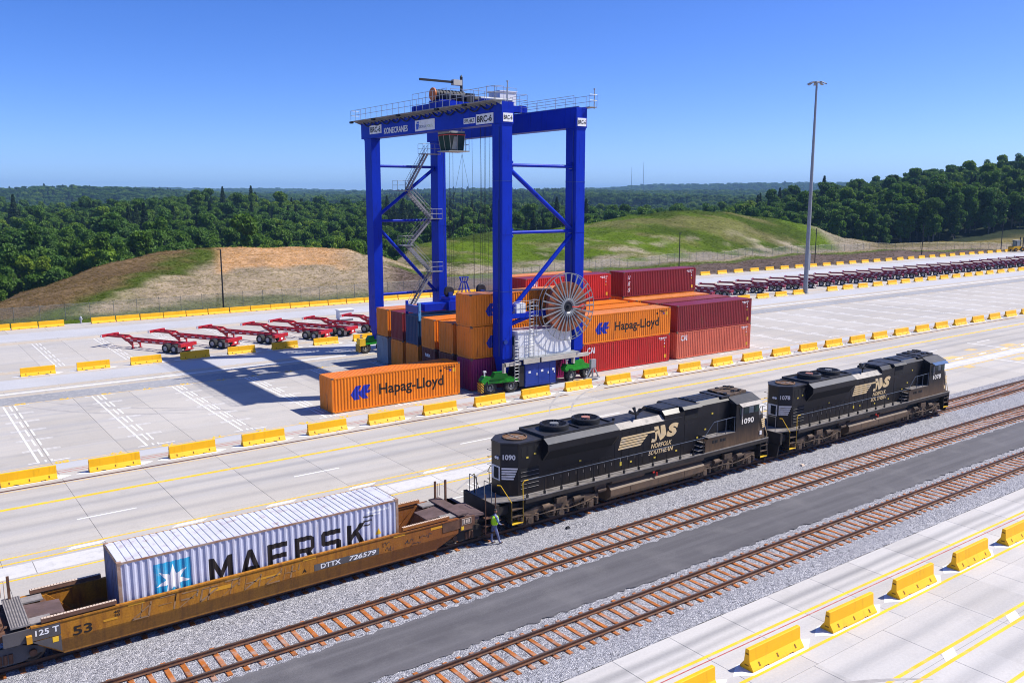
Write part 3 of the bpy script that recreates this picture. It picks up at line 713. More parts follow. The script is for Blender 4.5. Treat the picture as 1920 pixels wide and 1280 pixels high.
for x0, x1 in LEGX:
    for y0, y1 in LEGY:
        m = cm(); m.box(x0, y0, 3.0, x1, y1, 23.5); m.box(x0 - .03, y0 - .03, 23.3, x1 + .03, y1 + .03, 23.45); m.box(x0 - .025, y0 - .025, 14.0, x1 + .025, y1 + .025, 14.06)
        xc = (x0 + x1) / 2; m.prism([(y0, 3.0), (y1, 3.0), ((y0 + y1) / 2 + .25, 1.55), ((y0 + y1) / 2 - .25, 1.55)], 'x', x0 + .12, x1 - .12)
        lg = m.build('leg', M_CB, crane)
        m = cm(); m.tube((x0 + .25, y0 - .16, 4.55), (x0 + .25, y0 + .02, 4.55), .2, 12)
        for zz in (6.2, 7.6): m.box(x0 - .02, y0 + .35, zz, x0, y0 + .42, zz + .3); m.box(x0 - .02, y0 + .7, zz, x0, y0 + .77, zz + .3)
        m.build('leg_fitting', M_CB2, lg)
for x0, x1 in LEGX:                                                            # cable conduits, flange bolts and gusset plates
    m = cm(); m.tube((x0 - .05, 62.1, 3.2), (x0 - .05, 62.1, 23.2), .035, 5); m.tube((x0 - .05, 62.25, 3.2), (x0 - .05, 62.25, 17.), .028, 5); m.build('conduit', M_CB2, crane)
    for z in (9.0, 18.6): m = cm(); m.box(x0 - .02, 61.68, z, x1 + .02, 63.22, z + .045); m.build('weld_band', M_CB2, crane)
    for z in (20.0, 14.15):
        m = cm(); xx = x1 if x0 < 48 else x0 - .5; m.box(xx, 62.22, z - .42, xx + .5, 62.38, z + .36); m.build('gusset_plate', M_CB, crane)
        m = cm()
        for q in range(4): m.tube((xx + .1 + .1 * q, 62.2, z - .2), (xx + .1 + .1 * q, 62.4, z - .2), .03, 6)
        m.build('bolts', M_GALV, crane)['kind'] = 'stuff'
for i, (x0, x1) in enumerate(((44.0, 45.25), (52.3, 53.55))):
    m = cm(); m.box(x0, 61.62, 23.46, x1, 88.05, 25.2); m.box(x0 - .06, 61.62, 25.2, x1 + .06, 88.05, 25.26)
    for yy in (63.3, 69, 75, 81, 85.8): m.box(x0 - .012, yy, 23.5, x0, yy + .05, 25.15)
    m.build('girder', M_CB, crane)
    m = cm(); m.box((x0 + x1) / 2 - .05, 62, 25.26, (x0 + x1) / 2 + .05, 87.8, 25.42); m.build('trolley_rail', M_GALV, crane)
# walkways with railings
m = cm(); m.box(43.0, 61.3, 25.30, 43.98, 88.5, 25.36)
for k in range(34): m.prism([(43.02, 25.30), (43.98, 25.30), (43.98, 24.98)], 'y', 61.6 + k * .8, 61.66 + k * .8)
wk = m.build('walkway', M_GRATE, crane)
handrail(wk, [(44.0, 88.48, 25.36), (43.03, 88.48, 25.36), (43.03, 61.32, 25.36), (44.0, 61.32, 25.36)], 1.08, 1.15)
m = cm()
for k in range(12):                                                           # sagging loops of the festoon cable
    y = 62.6 + k * 2.05; pts = [(43.9, y + 2.05 * t / 8, 25.2 - .5 * (1 - (t / 4 - 1) ** 2)) for t in range(9)]; m.path(pts, .055, 5)
m.build('festoon_cable', M_BLKP, wk)
m = cm(); m.box(53.57, 61.3, 25.30, 54.5, 88.4, 25.36); w2 = m.build('walkway', M_GRATE, crane)
handrail(w2, [(53.6, 88.38, 25.36), (54.47, 88.38, 25.36), (54.47, 61.32, 25.36), (53.6, 61.32, 25.36)], 1.08, 1.5)
handrail(w2, [(52.3, 62.0, 25.28), (52.3, 70.0, 25.28)], 1.0, 2.2)
for x, y in ((44.68, 61.75), (54.3, 61.5)):
    m = cm(); m.tube((x, y, 25.2), (x, y, 26.9), .05, 6); m.tube((x, y, 26.9), (x, y, 27.0), .09, 6); m.build('mast', M_GALV, crane)
# floodlights under the walkway
for y in (88.3, 83.2, 77.9, 70.6, 65.9):
    m = cm(); m.box(42.85, y - .22, 25.12, 43.15, y + .22, 25.32); m.tube((42.98, y, 25.1), (42.98, y, 25.3), .14, 8); m.build('floodlight', M_DRK, crane)
# braces
def brace(p, q, r): m = cm(); m.tube(p, q, r, 10); b = m.build('brace', M_CB, crane, 40); return b
YN, YF = 62.3, 86.7
for p, q, r in (((45.1, YN, 20.0), (52.45, YN, 20.0), .15), ((45.1, YN, 14.15), (52.45, YN, 14.15), .15), ((45.3, YN, 19.65), (52.35, YN, 14.4), .2), ((52.35, YN, 13.75), (45.2, YN, 7.0), .2),
                ((45.1, YF, 20.6), (52.45, YF, 20.6), .15), ((45.1, YF, 14.65), (52.45, YF, 14.65), .15), ((45.1, YF, 15.2), (52.3, YF, 20.4), .19), ((45.1, YF, 13.9), (52.3, YF, 6.5), .19), ((45.1, YF, 6.5), (52.45, YF, 6.5), .15)):
    brace(p, q, r)
# trolley, hoist drum, jib, switch cabinet
m = cm()
for y in (70.6, 72.9, 75.6, 77.2): m.box(44.3, y - .25, 25.45, 53.3, y + .25, 26.05)
for x in (44.35, 48.2, 52.5): m.box(x, 70.4, 25.5, x + .7, 77.4, 26.1)
m.box(45.0, 73.1, 26.05, 46.6, 75.2, 26.5); m.box(48.8, 71, 26.05, 51.5, 73, 26.55)
tro = m.build('trolley', M_CB, crane)
m = cm(); m.tube((44.75, 74.0, 27.0), (48.2, 74.0, 27.0), .44, 18)
for k in range(9): m.tube((44.9 + k * .38, 74, 27.0), (45.06 + k * .38, 74, 27.0), .50, 18)
m.build('hoist_drum', M_DRK, tro, 40)
m = cm(); m.tube((44.62, 74.0, 27.0), (44.76, 74.0, 27.0), .62, 22); m.build('drum_flange', M_ORR, tro, 40)
m = cm(); m.box(48.25, 73.5, 26.1, 49.2, 74.6, 27.3); m.tube((49.2, 74, 26.8), (50.6, 74, 26.8), .3, 12); m.build('hoist_motor', M_DRK, tro)
m = cm(); m.tube((48.8, 72.0, 26.75), (52.6, 72.0, 26.75), .16, 10); m.tube((50.6, 75.6, 26.6), (52.2, 75.6, 26.6), .38, 14); m.build('drive_pipe', M_GALV, tro, 40)
m = cm(); m.box(51.9, 73.0, 26.2, 53.9, 75.0, 27.7); m.box(51.8, 72.9, 27.7, 54.0, 75.1, 27.78); m.build('switch_cabinet', M_EHW, tro)
m = cm(); m.tube((48.35, 74.6, 26.0), (48.35, 74.6, 28.9), .14, 10); m.tube((48.35, 74.6, 28.9), (48.35, 74.6, 29.15), .16, 10, .02); jm = m.build('jib_post', M_BLKP, tro)
m = cm(); m.box(43.6, 74.5, 28.28, 47.5, 74.7, 28.48); m.build('jib_arm', M_BLKP, tro)
m = cm(); m.box(47.3, 74.35, 28.1, 48.3, 74.85, 28.62); m.build('jib_hoist', M_BEIGE, tro)
handrail(tro, [(43.9, 70.2, 26.05), (43.9, 76.6, 26.05)], 1.1, 1.1); handrail(tro, [(44.3, 70.2, 26.05), (53.2, 70.2, 26.05), (53.2, 77.6, 26.05)], 1.1, 1.2); handrail(tro, [(48.5, 70.4, 26.7), (52.0, 70.4, 26.7)], 1.0, .9)
# operator cab
class CabMB(MB):                                        # the cab is drawn a little larger, then brought to its size
    def add(s, vs, fs): return MB.add(s, [(45.05 + (x - 45.4) * .80, 73.9 + (y - 73.9) * .84, z) for x, y, z in vs], fs)
def cbm(): return CabMB(CR)
m = cbm()
for x in (45.65, 47.45):
    for y in (71.7, 73.7): m.box(x - .05, y - .05, 23.4, x + .05, y + .05, 25.5)
m.box(45.5, 71.5, 23.25, 47.75, 73.9, 23.5); m.box(45.4, 71.3, 21.55, 48.3, 73.9, 21.66); cab = m.build('cab_frame', M_CABF, crane)
m = cbm(); m.hexa([(45.85, 71.6, 21.66), (47.55, 71.6, 21.66), (47.55, 73.8, 21.66), (45.85, 73.8, 21.66), (45.55, 71.45, 23.1), (47.7, 71.45, 23.1), (47.7, 73.85, 23.1), (45.55, 73.85, 23.1)]); m.build('cab_glass', M_GLS, cab)
m = cbm(); m.box(45.5, 71.38, 23.1, 47.78, 73.9, 23.17); m.build('cab_trim', M_RDT, cab); m = cbm(); m.box(45.55, 71.42, 23.17, 47.72, 73.86, 23.3); m.build('cab_top', M_DRK, cab)
for p, q in (((45.83, 71.57, 21.66), (45.52, 71.42, 23.1)), ((47.57, 71.57, 21.66), (47.72, 71.42, 23.1)), ((46.7, 71.57, 21.66), (46.65, 71.42, 23.1)), ((45.83, 73.8, 21.66), (45.52, 73.85, 23.1)), ((45.8, 72.7, 21.66), (45.5, 72.7, 23.1))): m = cbm(); m.tube(p, q, .045, 5); m.build('cab_mullion', M_CABF, cab)
m = cbm(); m.add([(45.9, 71.54, 21.75), (46.6, 71.54, 21.75), (46.6, 71.42, 22.95), (46.15, 71.42, 22.95)], [(0, 1, 2, 3)]); m.build('cab_pane', M_GLS2, cab)
handrail(cab, [(46.95, 71.7, 21.66), (47.3, 71.7, 21.66), (47.3, 73.6, 21.66)], 1.1, .6)
# ropes
RS = [(46.45, 73.3), (46.5, 75.1), (48.1, 74.2), (49.7, 73.3), (49.8, 75.0), (50.9, 73.3), (51.2, 74.6), (51.4, 75.1), (47.0, 74.7), (50.3, 74.2)]
for i, (x, y) in enumerate(RS):
    m = cm(); xb = 46.4 if x < 47.5 else (48.15 if 47.9 < x < 48.3 else 50.2); m.tube((x, y, 25.6), (x if i in (2, 6, 7) else (x * .5 + xb * .5), y, 7.5 if i != 2 else 9.2), .018, 4); m.build('rope', M_DRK, crane)
for x, xb in ((48.1, 46.7), (48.1, 49.5)): m = cm(); m.tube((x, 74.2, 21.5), (xb, 74.2, 15.6), .014, 4); m.tube((xb, 74.2, 15.6), (xb, 74.2, 8.0), .014, 4); m.build('rope', M_DRK, crane)
# stairs up the far side
def flight(p, q, w=.7, y=85.6):
    m = cm(); a = Vector((p[0], y, p[1])); b = Vector((q[0], y, q[1]))
    for dy in (0, w): m.beam(a + Vector((0, dy, 0)), b + Vector((0, dy, 0)), .05, .22)
    n = max(3, int(abs(p[1] - q[1]) / .24))
    for i in range(1, n): c = a.lerp(b, i / n); m.box(c.x - .13, y, c.z - .015, c.x + .13, y + w, c.z + .015)
    st = m.build('stair_flight', M_STAIR, crane)
    m = cm()
    for dy in (0, w):
        o = Vector((0, dy, 0))
        for i in range(0, n + 1, 4): c = a.lerp(b, i / n) + o; m.tube(c, c + Vector((0, 0, 1)), .02, 4)
        for f in (.55, 1.): m.tube(a + o + Vector((0, 0, f)), b + o + Vector((0, 0, f)), .022, 4)
    m.build('handrail', M_STAIR, st)
def landing(x0, x1, z, y0=85.4, y1=86.5):
    m = cm(); m.box(x0, y0, z - .08, x1, y1, z); p = m.build('landing', M_STAIR, crane); handrail(p, [(x1, y0, z), (x0, y0, z), (x0, y1, z)], 1.05, .7, mat=M_STAIR)
landing(50.2, 52.5, 22.05); flight((50.9, 22.0), (48.4, 18.05)); landing(46.9, 48.8, 18.0); flight((48.5, 17.9), (51.6, 14.85), y=85.9); landing(51.0, 52.6, 14.85); flight((51.2, 14.75), (48.5, 12.0)); landing(47.4, 48.8, 11.95); flight((48.4, 11.85), (51.4, 8.9), y=85.9); landing(51.0, 52.6, 8.85); flight((51.3, 8.75), (47.0, 2.6))
m = cm(); m.box(46.2, 85.3, 2.45, 47.3, 86.6, 2.55); m.build('landing', M_GRATE, crane)
m = cm(); m.box(44.9, 86.2, 2.3, 52.6, 87.0, 2.95); m.build('sill_beam', M_CB, crane)
# near-side platform, power house, generator
m = cm(); m.box(44.9, 61.9, 2.25, 52.6, 62.9, 2.85); m.build('sill_beam', M_CB, crane)
m = cm(); m.box(45.2, 60.85, 2.9, 52.35, 63.3, 2.99); pl = m.build('platform', M_GRATE, crane)
for a, b in ((45.8, 47.6), (47.8, 51.9)): m = cm(); m.box(a, 60.78, 2.5, b, 60.9, 2.92); m.build('edge_beam', M_BEIGE, pl)
for x in (44.0, 52.0): m = cm(); m.box(x - .25, 60.95, 2.45, x + 1.6, 61.25, 2.75); m.box(x - .3, 60.95, 1.9, x - .1, 61.25, 2.75); m.build('tie_bracket', M_BEIGE, crane)
m = cm(); m.box(45.55, 61.4, 3.0, 51.75, 63.25, 5.3)
for k in range(14): m.box(45.7 + k * .43, 61.385, 3.1, 45.73 + k * .43, 61.4, 5.2)
eh = m.build('power_house', M_EHW, crane)
m = cm(); m.box(45.45, 61.3, 5.3, 51.85, 63.35, 5.4); m.build('roof', M_EHW, eh)
m = cm(); m.box(45.53, 61.75, 3.1, 45.552, 62.55, 5.0); m.build('door', M_BEIGE, eh); m = cm(); m.box(45.51, 61.95, 4.1, 45.53, 62.4, 4.85); m.build('door_window', M_GLS, eh)
handrail(pl, [(45.25, 60.88, 2.99), (48.3, 60.88, 2.99)], 1.1, .75); handrail(pl, [(45.25, 60.88, 2.99), (45.25, 61.6, 2.99)], 1.1, .75)
m = cm(); m.box(46.1, 61.05, .35, 49.65, 62.9, 2.42); gen = m.build('generator', M_CB2, crane)
for a, b in ((46.18, 47.55), (47.62, 48.85), (48.92, 49.58)):
    m = cm(); m.box(a, 61.03, .5, b, 61.05, 2.3); d = m.build('door', M_CB2, gen); m = cm(); m.box(b - .16, 61.005, 1.3, b - .06, 61.03, 1.5); m.box(a + .3, 61.01, 1.55, a + .55, 61.03, 1.75); m.build('label_plate', M_EHW, gen)
m = cm(); m.box(45.5, 61.1, .45, 46.05, 62.8, 2.3); m.build('radiator', M_BLKP, gen)
# ladders
def ladder(x, y, z0, z1, w=.45, cage=False):
    m = cm()
    for dx in (0, w): m.tube((x + dx, y, z0), (x + dx, y, z1), .03, 5)
    n = int((z1 - z0) / .3)
    for i in range(n): m.tube((x, y, z0 + .3 * i + .15), (x + w, y, z0 + .3 * i + .15), .018, 4)
    if cage:
        for i in range(int((z1 - z0 - 1.9) / .9) + 1):
            z = z0 + 2 + .9 * i; m.path([(x - .1, y, z), (x - .15, y - .5, z), (x + w / 2, y - .72, z), (x + w + .15, y - .5, z), (x + w + .1, y, z)], .02, 4)
        for dx, dy in ((-.12, -.3), (w / 2, -.72), (w + .12, -.3)): m.tube((x + dx, y + dy, z0 + 2), (x + dx, y + dy, z1), .018, 4)
    return m.build('ladder', M_GALV, crane)
ladder(44.75, 60.75, .95, 5.0); ladder(46.7, 61.2, 3.0, 8.1, .5, True)
# cable reel with its bracket
m = cm(); m.box(45.15, 61.75, 6.55, 50.4, 62.6, 6.95); m.beam((45.2, 62.2, 6.0), (47.6, 62.2, 6.6), .3, .3); br = m.build('reel_bracket', M_CB, crane)
handrail(br, [(45.4, 61.78, 6.95), (48.2, 61.78, 6.95), (48.2, 62.6, 6.95)], 1.1, .7); m = cm(); m.box(45.75, 61.85, 6.97, 46.75, 62.5, 7.85); m.build('cooling_unit', M_EHW, br)
RC = (51.02, 61.0, 7.28)
m = cm(); m.lathe([(.75, .05), (2.3, .05), (2.3, .45), (.75, .45), (.75, .05)], RC, 'y', 40); reel = m.build('cable_reel', M_COP, crane, 30)
m = cm(); m.lathe([(0, .0), (.5, .0), (.6, -.09), (.74, -.09), (.78, -.05), (.78, .5), (0, .5)], RC, 'y', 24); m.build('hub', M_SPK, reel, 30); m = cm(); m.lathe([(0, -.3), (.16, -.3), (.2, 0), (.48, -.01)], RC, 'y', 14); m.build('slip_ring', M_DRK, reel, 30)
for k in range(26):
    a = 2 * pi * k / 26
    for yo in (-.06,):
        m = cm(); ca, sa = cos(a), sin(a); p = Vector((RC[0] + .6 * ca, RC[1] + yo, RC[2] + .6 * sa)); q = Vector((RC[0] + 3.08 * ca, RC[1] + yo, RC[2] + 3.08 * sa))
        m.beam(p, q, .13, .05, (0, 1, 0)); m.build('spoke', M_SPK, reel)
m = cm(); m.lathe([(3.07, -.05), (3.12, -.05), (3.12, .0), (3.07, .0), (3.07, -.05)], RC, 'y', 64); m.lathe([(3.07, .48), (3.12, .48), (3.12, .53), (3.07, .53), (3.07, .48)], RC, 'y', 64); m.build('reel_rim', M_SPK, reel)
m = cm(); m.path([(51.2, 60.6, 7.3), (51.8, 60.5, 7.25), (52.5, 60.55, 7.5), (52.75, 60.6, 7.2), (52.3, 60.6, 6.95)], .05, 6); m.build('feed_cable', M_RDT, reel)
m = cm(); m.box(50.7, 61.5, 6.9, 52.5, 61.75, 7.7); m.build('reel_mount', M_CB, reel)
# bogies
STR = N('hazard_stripes'); v = STR.coord('Object'); sx = STR.n('SeparateXYZ'); STR.l(v, sx.inputs[0]); ad = STR.n('Math', operation='ADD'); STR.l(sx.outputs[0], ad.inputs[0]); STR.l(sx.outputs[2], ad.inputs[1])
ay = STR.n('Math', operation='ADD'); STR.l(ad.outputs[0], ay.inputs[0]); STR.l(sx.outputs[1], ay.inputs[1]); fr = STR.n('Math', operation='MULTIPLY'); STR.l(ay.outputs[0], fr.inputs[0]); fr.inputs[1].default_value = 4.2
fc = STR.n('Math', operation='FRACT'); STR.l(fr.outputs[0], fc.inputs[0]); gt = STR.n('Math', operation='GREATER_THAN'); STR.l(fc.outputs[0], gt.inputs[0]); gt.inputs[1].default_value = .5
M_STR = STR.out(STR.mix(gt.outputs[0], (.75, .42, .01), (.02, .02, .02)), .5)
def tyre_mesh(r, w, name, lug=0):
    m = MB(); m.lathe([(r * .52, -w / 2 + .02), (r * .6, -w / 2), (r * .93, -w / 2), (r, -w / 2 + .06), (r, w / 2 - .06), (r * .93, w / 2), (r * .6, w / 2), (r * .52, w / 2 - .02)], (0, 0, 0), 'y', 28)
    for i in range(lug):
        a = 2 * pi * i / lug; ca, sa = cos(a), sin(a); s = .05
        for y0, y1 in ((-w / 2 + .03, -.02), (.02, w / 2 - .03)):
            pts = [(ca * rad - sa * t, y, sa * rad + ca * t) for y in (y0, y1) for rad, t in ((r - .02, -s), (r + .03, -s * .7), (r + .03, s * .7), (r - .02, s))]
            m.add(pts, [(0, 1, 2, 3), (4, 5, 6, 7), (0, 1, 5, 4), (1, 2, 6, 5), (2, 3, 7, 6), (3, 0, 4, 7)])
    return m.mesh(name, 40)
def rim_mesh(r, w, name):
    m = MB()
    for s in (-1, 1): m.lathe([(0, s * (w / 2 - .07)), (r * .16, s * (w / 2 - .03)), (r * .2, s * (w / 2 - .10)), (r * .42, s * (w / 2 - .12)), (r * .5, s * (w / 2 - .03)), (r * .55, s * (w / 2 - .02))], (0, 0, 0), 'y', 22)
    return m.mesh(name, 30)
BT = tyre_mesh(.62, .5, 'tyre', 26); BR = rim_mesh(.62, .5, 'rim')
def bogie(x, y, rz, flip, stripe, extra=None):
    bg_ = empty('bogie', Vector((x, y, 0)) - CR, rz, parent=crane)
    m = MB(); m.prism([(-1.75, .95), (1.75, .95), (1.75, 1.25), (.75, 1.55), (.5, 1.9), (-.5, 1.9), (-.75, 1.5), (-1.6, 1.65), (-1.9, 1.3)], 'y', -.32, .32); m.box(-1.3, -.42, 1.0, 1.3, .42, 1.22)
    b = m.build('bogie_frame', M_GRN, bg_)
    m = MB(); m.tube((-1.5, -.1, 1.65), (-1.5, -.1, 2.05), .07, 6); m.box(-1.6, -.2, 2.0, -1.35, 0, 2.12); m.build('beacon', M_EHW, bg_)
    for sx_ in (-1.05, 1.05):
        w = link(BT, 'tyre', M_TYRE, bg_); w.location = (sx_, -.1, .62); r = link(BR, 'rim', M_RIM, bg_); r.location = w.location
        m = MB(); m.box(sx_ - .2, -.25, .5, sx_ + .2, .25, 1.0); m.build('wheel_bracket', M_DRK, bg_)
    m = MB()
    for k in range(5): m.box(-.9 + k * .42, -.335, 1.02, -.7 + k * .42, -.32, 1.14)
    m.build('label_plate', M_LYE, bg_)
    if stripe:
        m = MB(); m.box(stripe * 1.85 - .12, -.45, .25, stripe * 1.85 + .12, .35, 1.1); m.build('bumper', M_STR, bg_)
    return bg_
bogie(43.75, 61.75, -.16, 1, -1); b3 = bogie(53.3, 62.3, .08, 1, 0); bogie(44.2, 87.0, 0, 1, -1); bogie(53.1, 87.0, 0, 1, 0)
m = cm(); m.box(42.25, 86.3, .95, 42.95, 87.1, 1.75); m.build('battery_box', M_LYE, crane)
m = cm(); m.path([(53.3, 61.0, .25), (54.2, 61.0, 1.5), (54.9, 61.0, .25)], .08, 6); m.box(53.9, 60.9, 1.2, 54.5, 61.2, 2.0); m.tube((54.2, 61.05, .2), (54.2, 61.05, 1.6), .1, 8); m.box(53.2, 60.85, .15, 55.0, 61.25, .28); m.build('cable_guide', M_GALV, crane)
# signs on the girder and legs
def sign(y0, y1, z0, z1, txt=None, bold=.03, th=None, mat=None):
    m = cm(); m.box(43.955, y1, z0, 43.99, y0, z1); s_ = m.build('sign', M_LWH, crane)
    if txt:
        h = th or (z1 - z0) * .62; m = cm(); put(m, text_geo(txt, bold), (43.945, y0 - (y0 - y1) * .07, (z0 + z1) / 2 - h / 2), (0, -1, 0), (0, 0, 1), h, (y0 - y1) * .86); m.build('lettering', mat or M_BLK, s_)
    return s_
sign(65.5, 62.85, 23.55, 24.42, 'BRC-6'); sign(85.95, 83.3, 23.87, 24.75, 'BRC-6'); sign(67.5, 65.65, 23.72, 24.22, 'SWL 40LT', .02)
m = cm(); put(m, text_geo('KONECRANES', .025), (43.95, 82.7, 23.72), (0, -1, 0), (0, 0, 1), .60, 5.0); m.build('lettering', M_LWH, crane)
gp = sign(76.25, 72.55, 23.6, 24.62)
m = cm(); put(m, text_geo('GEORGIA', .0), (43.945, 75.45, 23.86), (0, -1, 0), (0, 0, 1), .26, 1.35); m.build('lettering', paint('logo_slate', (.08, .12, .25), .5), gp)
m = cm(); put(m, text_geo('PORTS', .0), (43.945, 74.0, 23.86), (0, -1, 0), (0, 0, 1), .26, 1.1); m.build('lettering', paint('logo_grass', (.35, .48, .18), .5), gp)
m = cm(); m.add([(43.945, 76.0, 23.75), (43.945, 75.6, 23.75), (43.945, 75.45, 24.3), (43.945, 76.05, 24.3)], [(0, 1, 2, 3)]); m.add([(43.945, 75.95, 24.33), (43.945, 75.5, 24.33), (43.945, 75.5, 24.5), (43.945, 75.85, 24.5)], [(0, 1, 2, 3)]); m.build('emblem', paint('emblem_blue', (.03, .10, .55), .5), gp)
for x in (44.12, 52.42):
    m = cm(); m.box(x, 61.58, 23.6, x + 1.02, 61.615, 24.32); s_ = m.build('sign', M_LWH, crane); m = cm(); put(m, text_geo('BRC-6', .02), (x + .06, 61.57, 23.78), (1, 0, 0), (0, 0, 1), .36, .9); m.build('lettering', M_BLK, s_)
# spreader hanging on the ropes
SPO = Vector((48.05, 74.12, 5.86))
spr = empty('spreader', SPO, 0, 'dark blue container spreader hanging from the crane ropes onto the dark blue container', 'spreader')
def sm(): return MB(SPO)
m = sm(); m.box(43.0, 73.3, 6.15, 53.1, 74.9, 6.85); m.box(45.6, 73.0, 6.1, 50.5, 75.2, 7.0); m.build('main_beam', M_CB, spr)
for x in (42.0, 53.75):
    m = sm(); m.box(x, 72.95, 6.05, x + .38, 75.3, 6.75); m.build('end_beam', M_CB2, spr)
    for y in (72.88, 75.36): m = sm(); m.box(x + .02, y - .05, 5.35, x + .3, y + .05, 6.3); m.box(x + .05, y - .12, 6.3, x + .25, y + .12, 7.1); m.build('corner_guide', M_LBL if y < 74 else M_CB, spr)
m = sm(); m.box(45.9, 73.3, 7.0, 50.3, 74.95, 7.35); hb = m.build('headblock', M_CB, spr)
for x in (46.3, 50.2):
    m = sm(); m.lathe([(0, -.16), (.5, -.16), (.56, -.1), (.56, .1), (.5, .16), (0, .16)], (x, 74.1, 7.85), 'y', 22); m.build('sheave', M_DRK, hb, 40); m = sm(); m.box(x - .2, 73.7, 7.3, x + .2, 74.5, 7.8); m.build('sheave_block', M_CB2, hb)
m = sm()
for k in range(10):
    a = 2 * pi * k / 10; f = lambda r, z: (48.15 + r * cos(a), 74.15 + r * sin(a), z); g_ = lambda r, z: (48.15 + r * cos(a + .628), 74.15 + r * sin(a + .628), z)
    m.path([f(.75, 7.4), f(.3, 8.7), f(.48, 9.2)], .035, 4)
    for r, z in ((.75, 7.4), (.55, 8.0), (.3, 8.7), (.48, 9.2)): m.tube(f(r, z), g_(r, z), .03, 4)
m.lathe([(.85, 7.3 - 74.15 + 74.15), (.85, 7.55)], (48.15, 74.15, 0), 'z', 16); m.build('cable_basket', M_CB, hb)
# ================================================================== railway vehicles
RT = .262                                                                     # top of rail
YT = TRK[0]
def dusty(name, col, dust, z0, z1, amt=.8, rough=.42, spec=.45):
    """dark paint with road dust thrown up from the track, thinning out upwards, and grime streaks"""
    k = N(name); v = k.coord('Object'); sp = k.n('SeparateXYZ'); k.l(v, sp.inputs[0])
    mr = k.n('MapRange'); mr.inputs[1].default_value = z0; mr.inputs[2].default_value = z1; mr.inputs[3].default_value = 1; mr.inputs[4].default_value = 0; k.l(sp.outputs[2], mr.inputs[0])
    st = k.noise(k.coord('Object', (2.2, 2.2, .5)), 1.6, 6, .65); nz = k.n('Math', operation='MULTIPLY'); k.l(mr.outputs[0], nz.inputs[0])
    k.l(k.ramp(st, [(.25, .35), (.7, 1.)]), nz.inputs[1]); ml = k.n('Math', operation='MULTIPLY'); k.l(nz.outputs[0], ml.inputs[0]); ml.inputs[1].default_value = amt
    c = lin(col); a = k.ramp(k.noise(v, .9, 5), [(.3, tuple(x * .8 for x in c)), (.7, tuple(x * 1.25 for x in c))])
    a = k.mix(k.ramp(st, [(.58, 0.), (.85, .16)]), a, dust); return k.out(k.mix(ml.outputs[0], a, dust), rough, 0, spec)
DUST = (.17, .105, .058)
M_LOCO = dusty('locomotive_black', (.0065, .007, .0105), DUST, 1.6, 2.5, .12, .33, .35); M_LOCOB = dusty('locomotive_cab_black', (.008, .008, .01), DUST, 1.9, 3.0, .85, .35, .4)
M_LROOF = paint('sooty_roof', (.021, .022, .027), .5, 0, .3, .6, (.07, .06, .055), .35); M_LCH = paint('dusty_pale_roof_edge', (.32, .29, .26), .55, 0, .2, .8, (.05, .05, .055), .35)
M_LDK = paint('grey_walkway_tread', (.20, .185, .175), .8, 0, .2, 1.2, (.10, .08, .06), .4); M_UND = paint('dusty_underframe', (.135, .088, .057), .8, 0, .4, 2.5, (.022, .018, .015), .8); M_UND2 = paint('dark_underframe', (.028, .022, .019), .8, 0, .4)
M_TANK = paint('dusty_brown_tank', (.125, .08, .048), .6, 0, .18, .5, (.07, .05, .035), .4); M_TREAD = paint('worn_wheel', (.10, .075, .06), .6, .3, .3); M_GRL = paint('black_grille', (.008, .008, .009), .8)
M_GOLD = paint('pale_gold_lettering', (.70, .52, .27), .6, 0, .12, 2., (.5, .47, .42), .35); M_GWHITE = paint('off_white_lettering', (.86, .82, .74), .6, 0, .1, 2., (.45, .36, .24), .3); M_HRY = paint('yellow_handrail', (.75, .45, .01), .5); M_RAILB = paint('blue_grey_handrail', (.09, .11, .15), .4, .2)
M_LIGHT = paint('headlight_glass', (.65, .68, .72), .1, 0, .1, spec=.9); M_FANR = paint('rusty_fan_grille', (.16, .085, .045), .8, 0, .3, 3.); M_WING = paint('bluish_wing_top', (.05, .054, .066), .4, 0, .25, .8, (.09, .085, .085), .3); M_HUBG = paint('grey_fan_hub', (.17, .18, .19), .6); M_HUBR = paint('dull_red_fan_hub', (.34, .15, .11), .6); M_PLATE = paint('data_sticker', (.55, .42, .05), .6)
WHEEL = MB(); WHEEL.lathe([(0, -.10), (.13, -.12), (.16, -.05), (.40, -.03), (.44, -.075), (.53, -.065), (.53, .04), (.565, .05), (.565, .075), (.44, .075), (.40, .02), (0, .03)], (0, 0, 0), 'y', 26); WHEEL = WHEEL.mesh('wheel', 35)
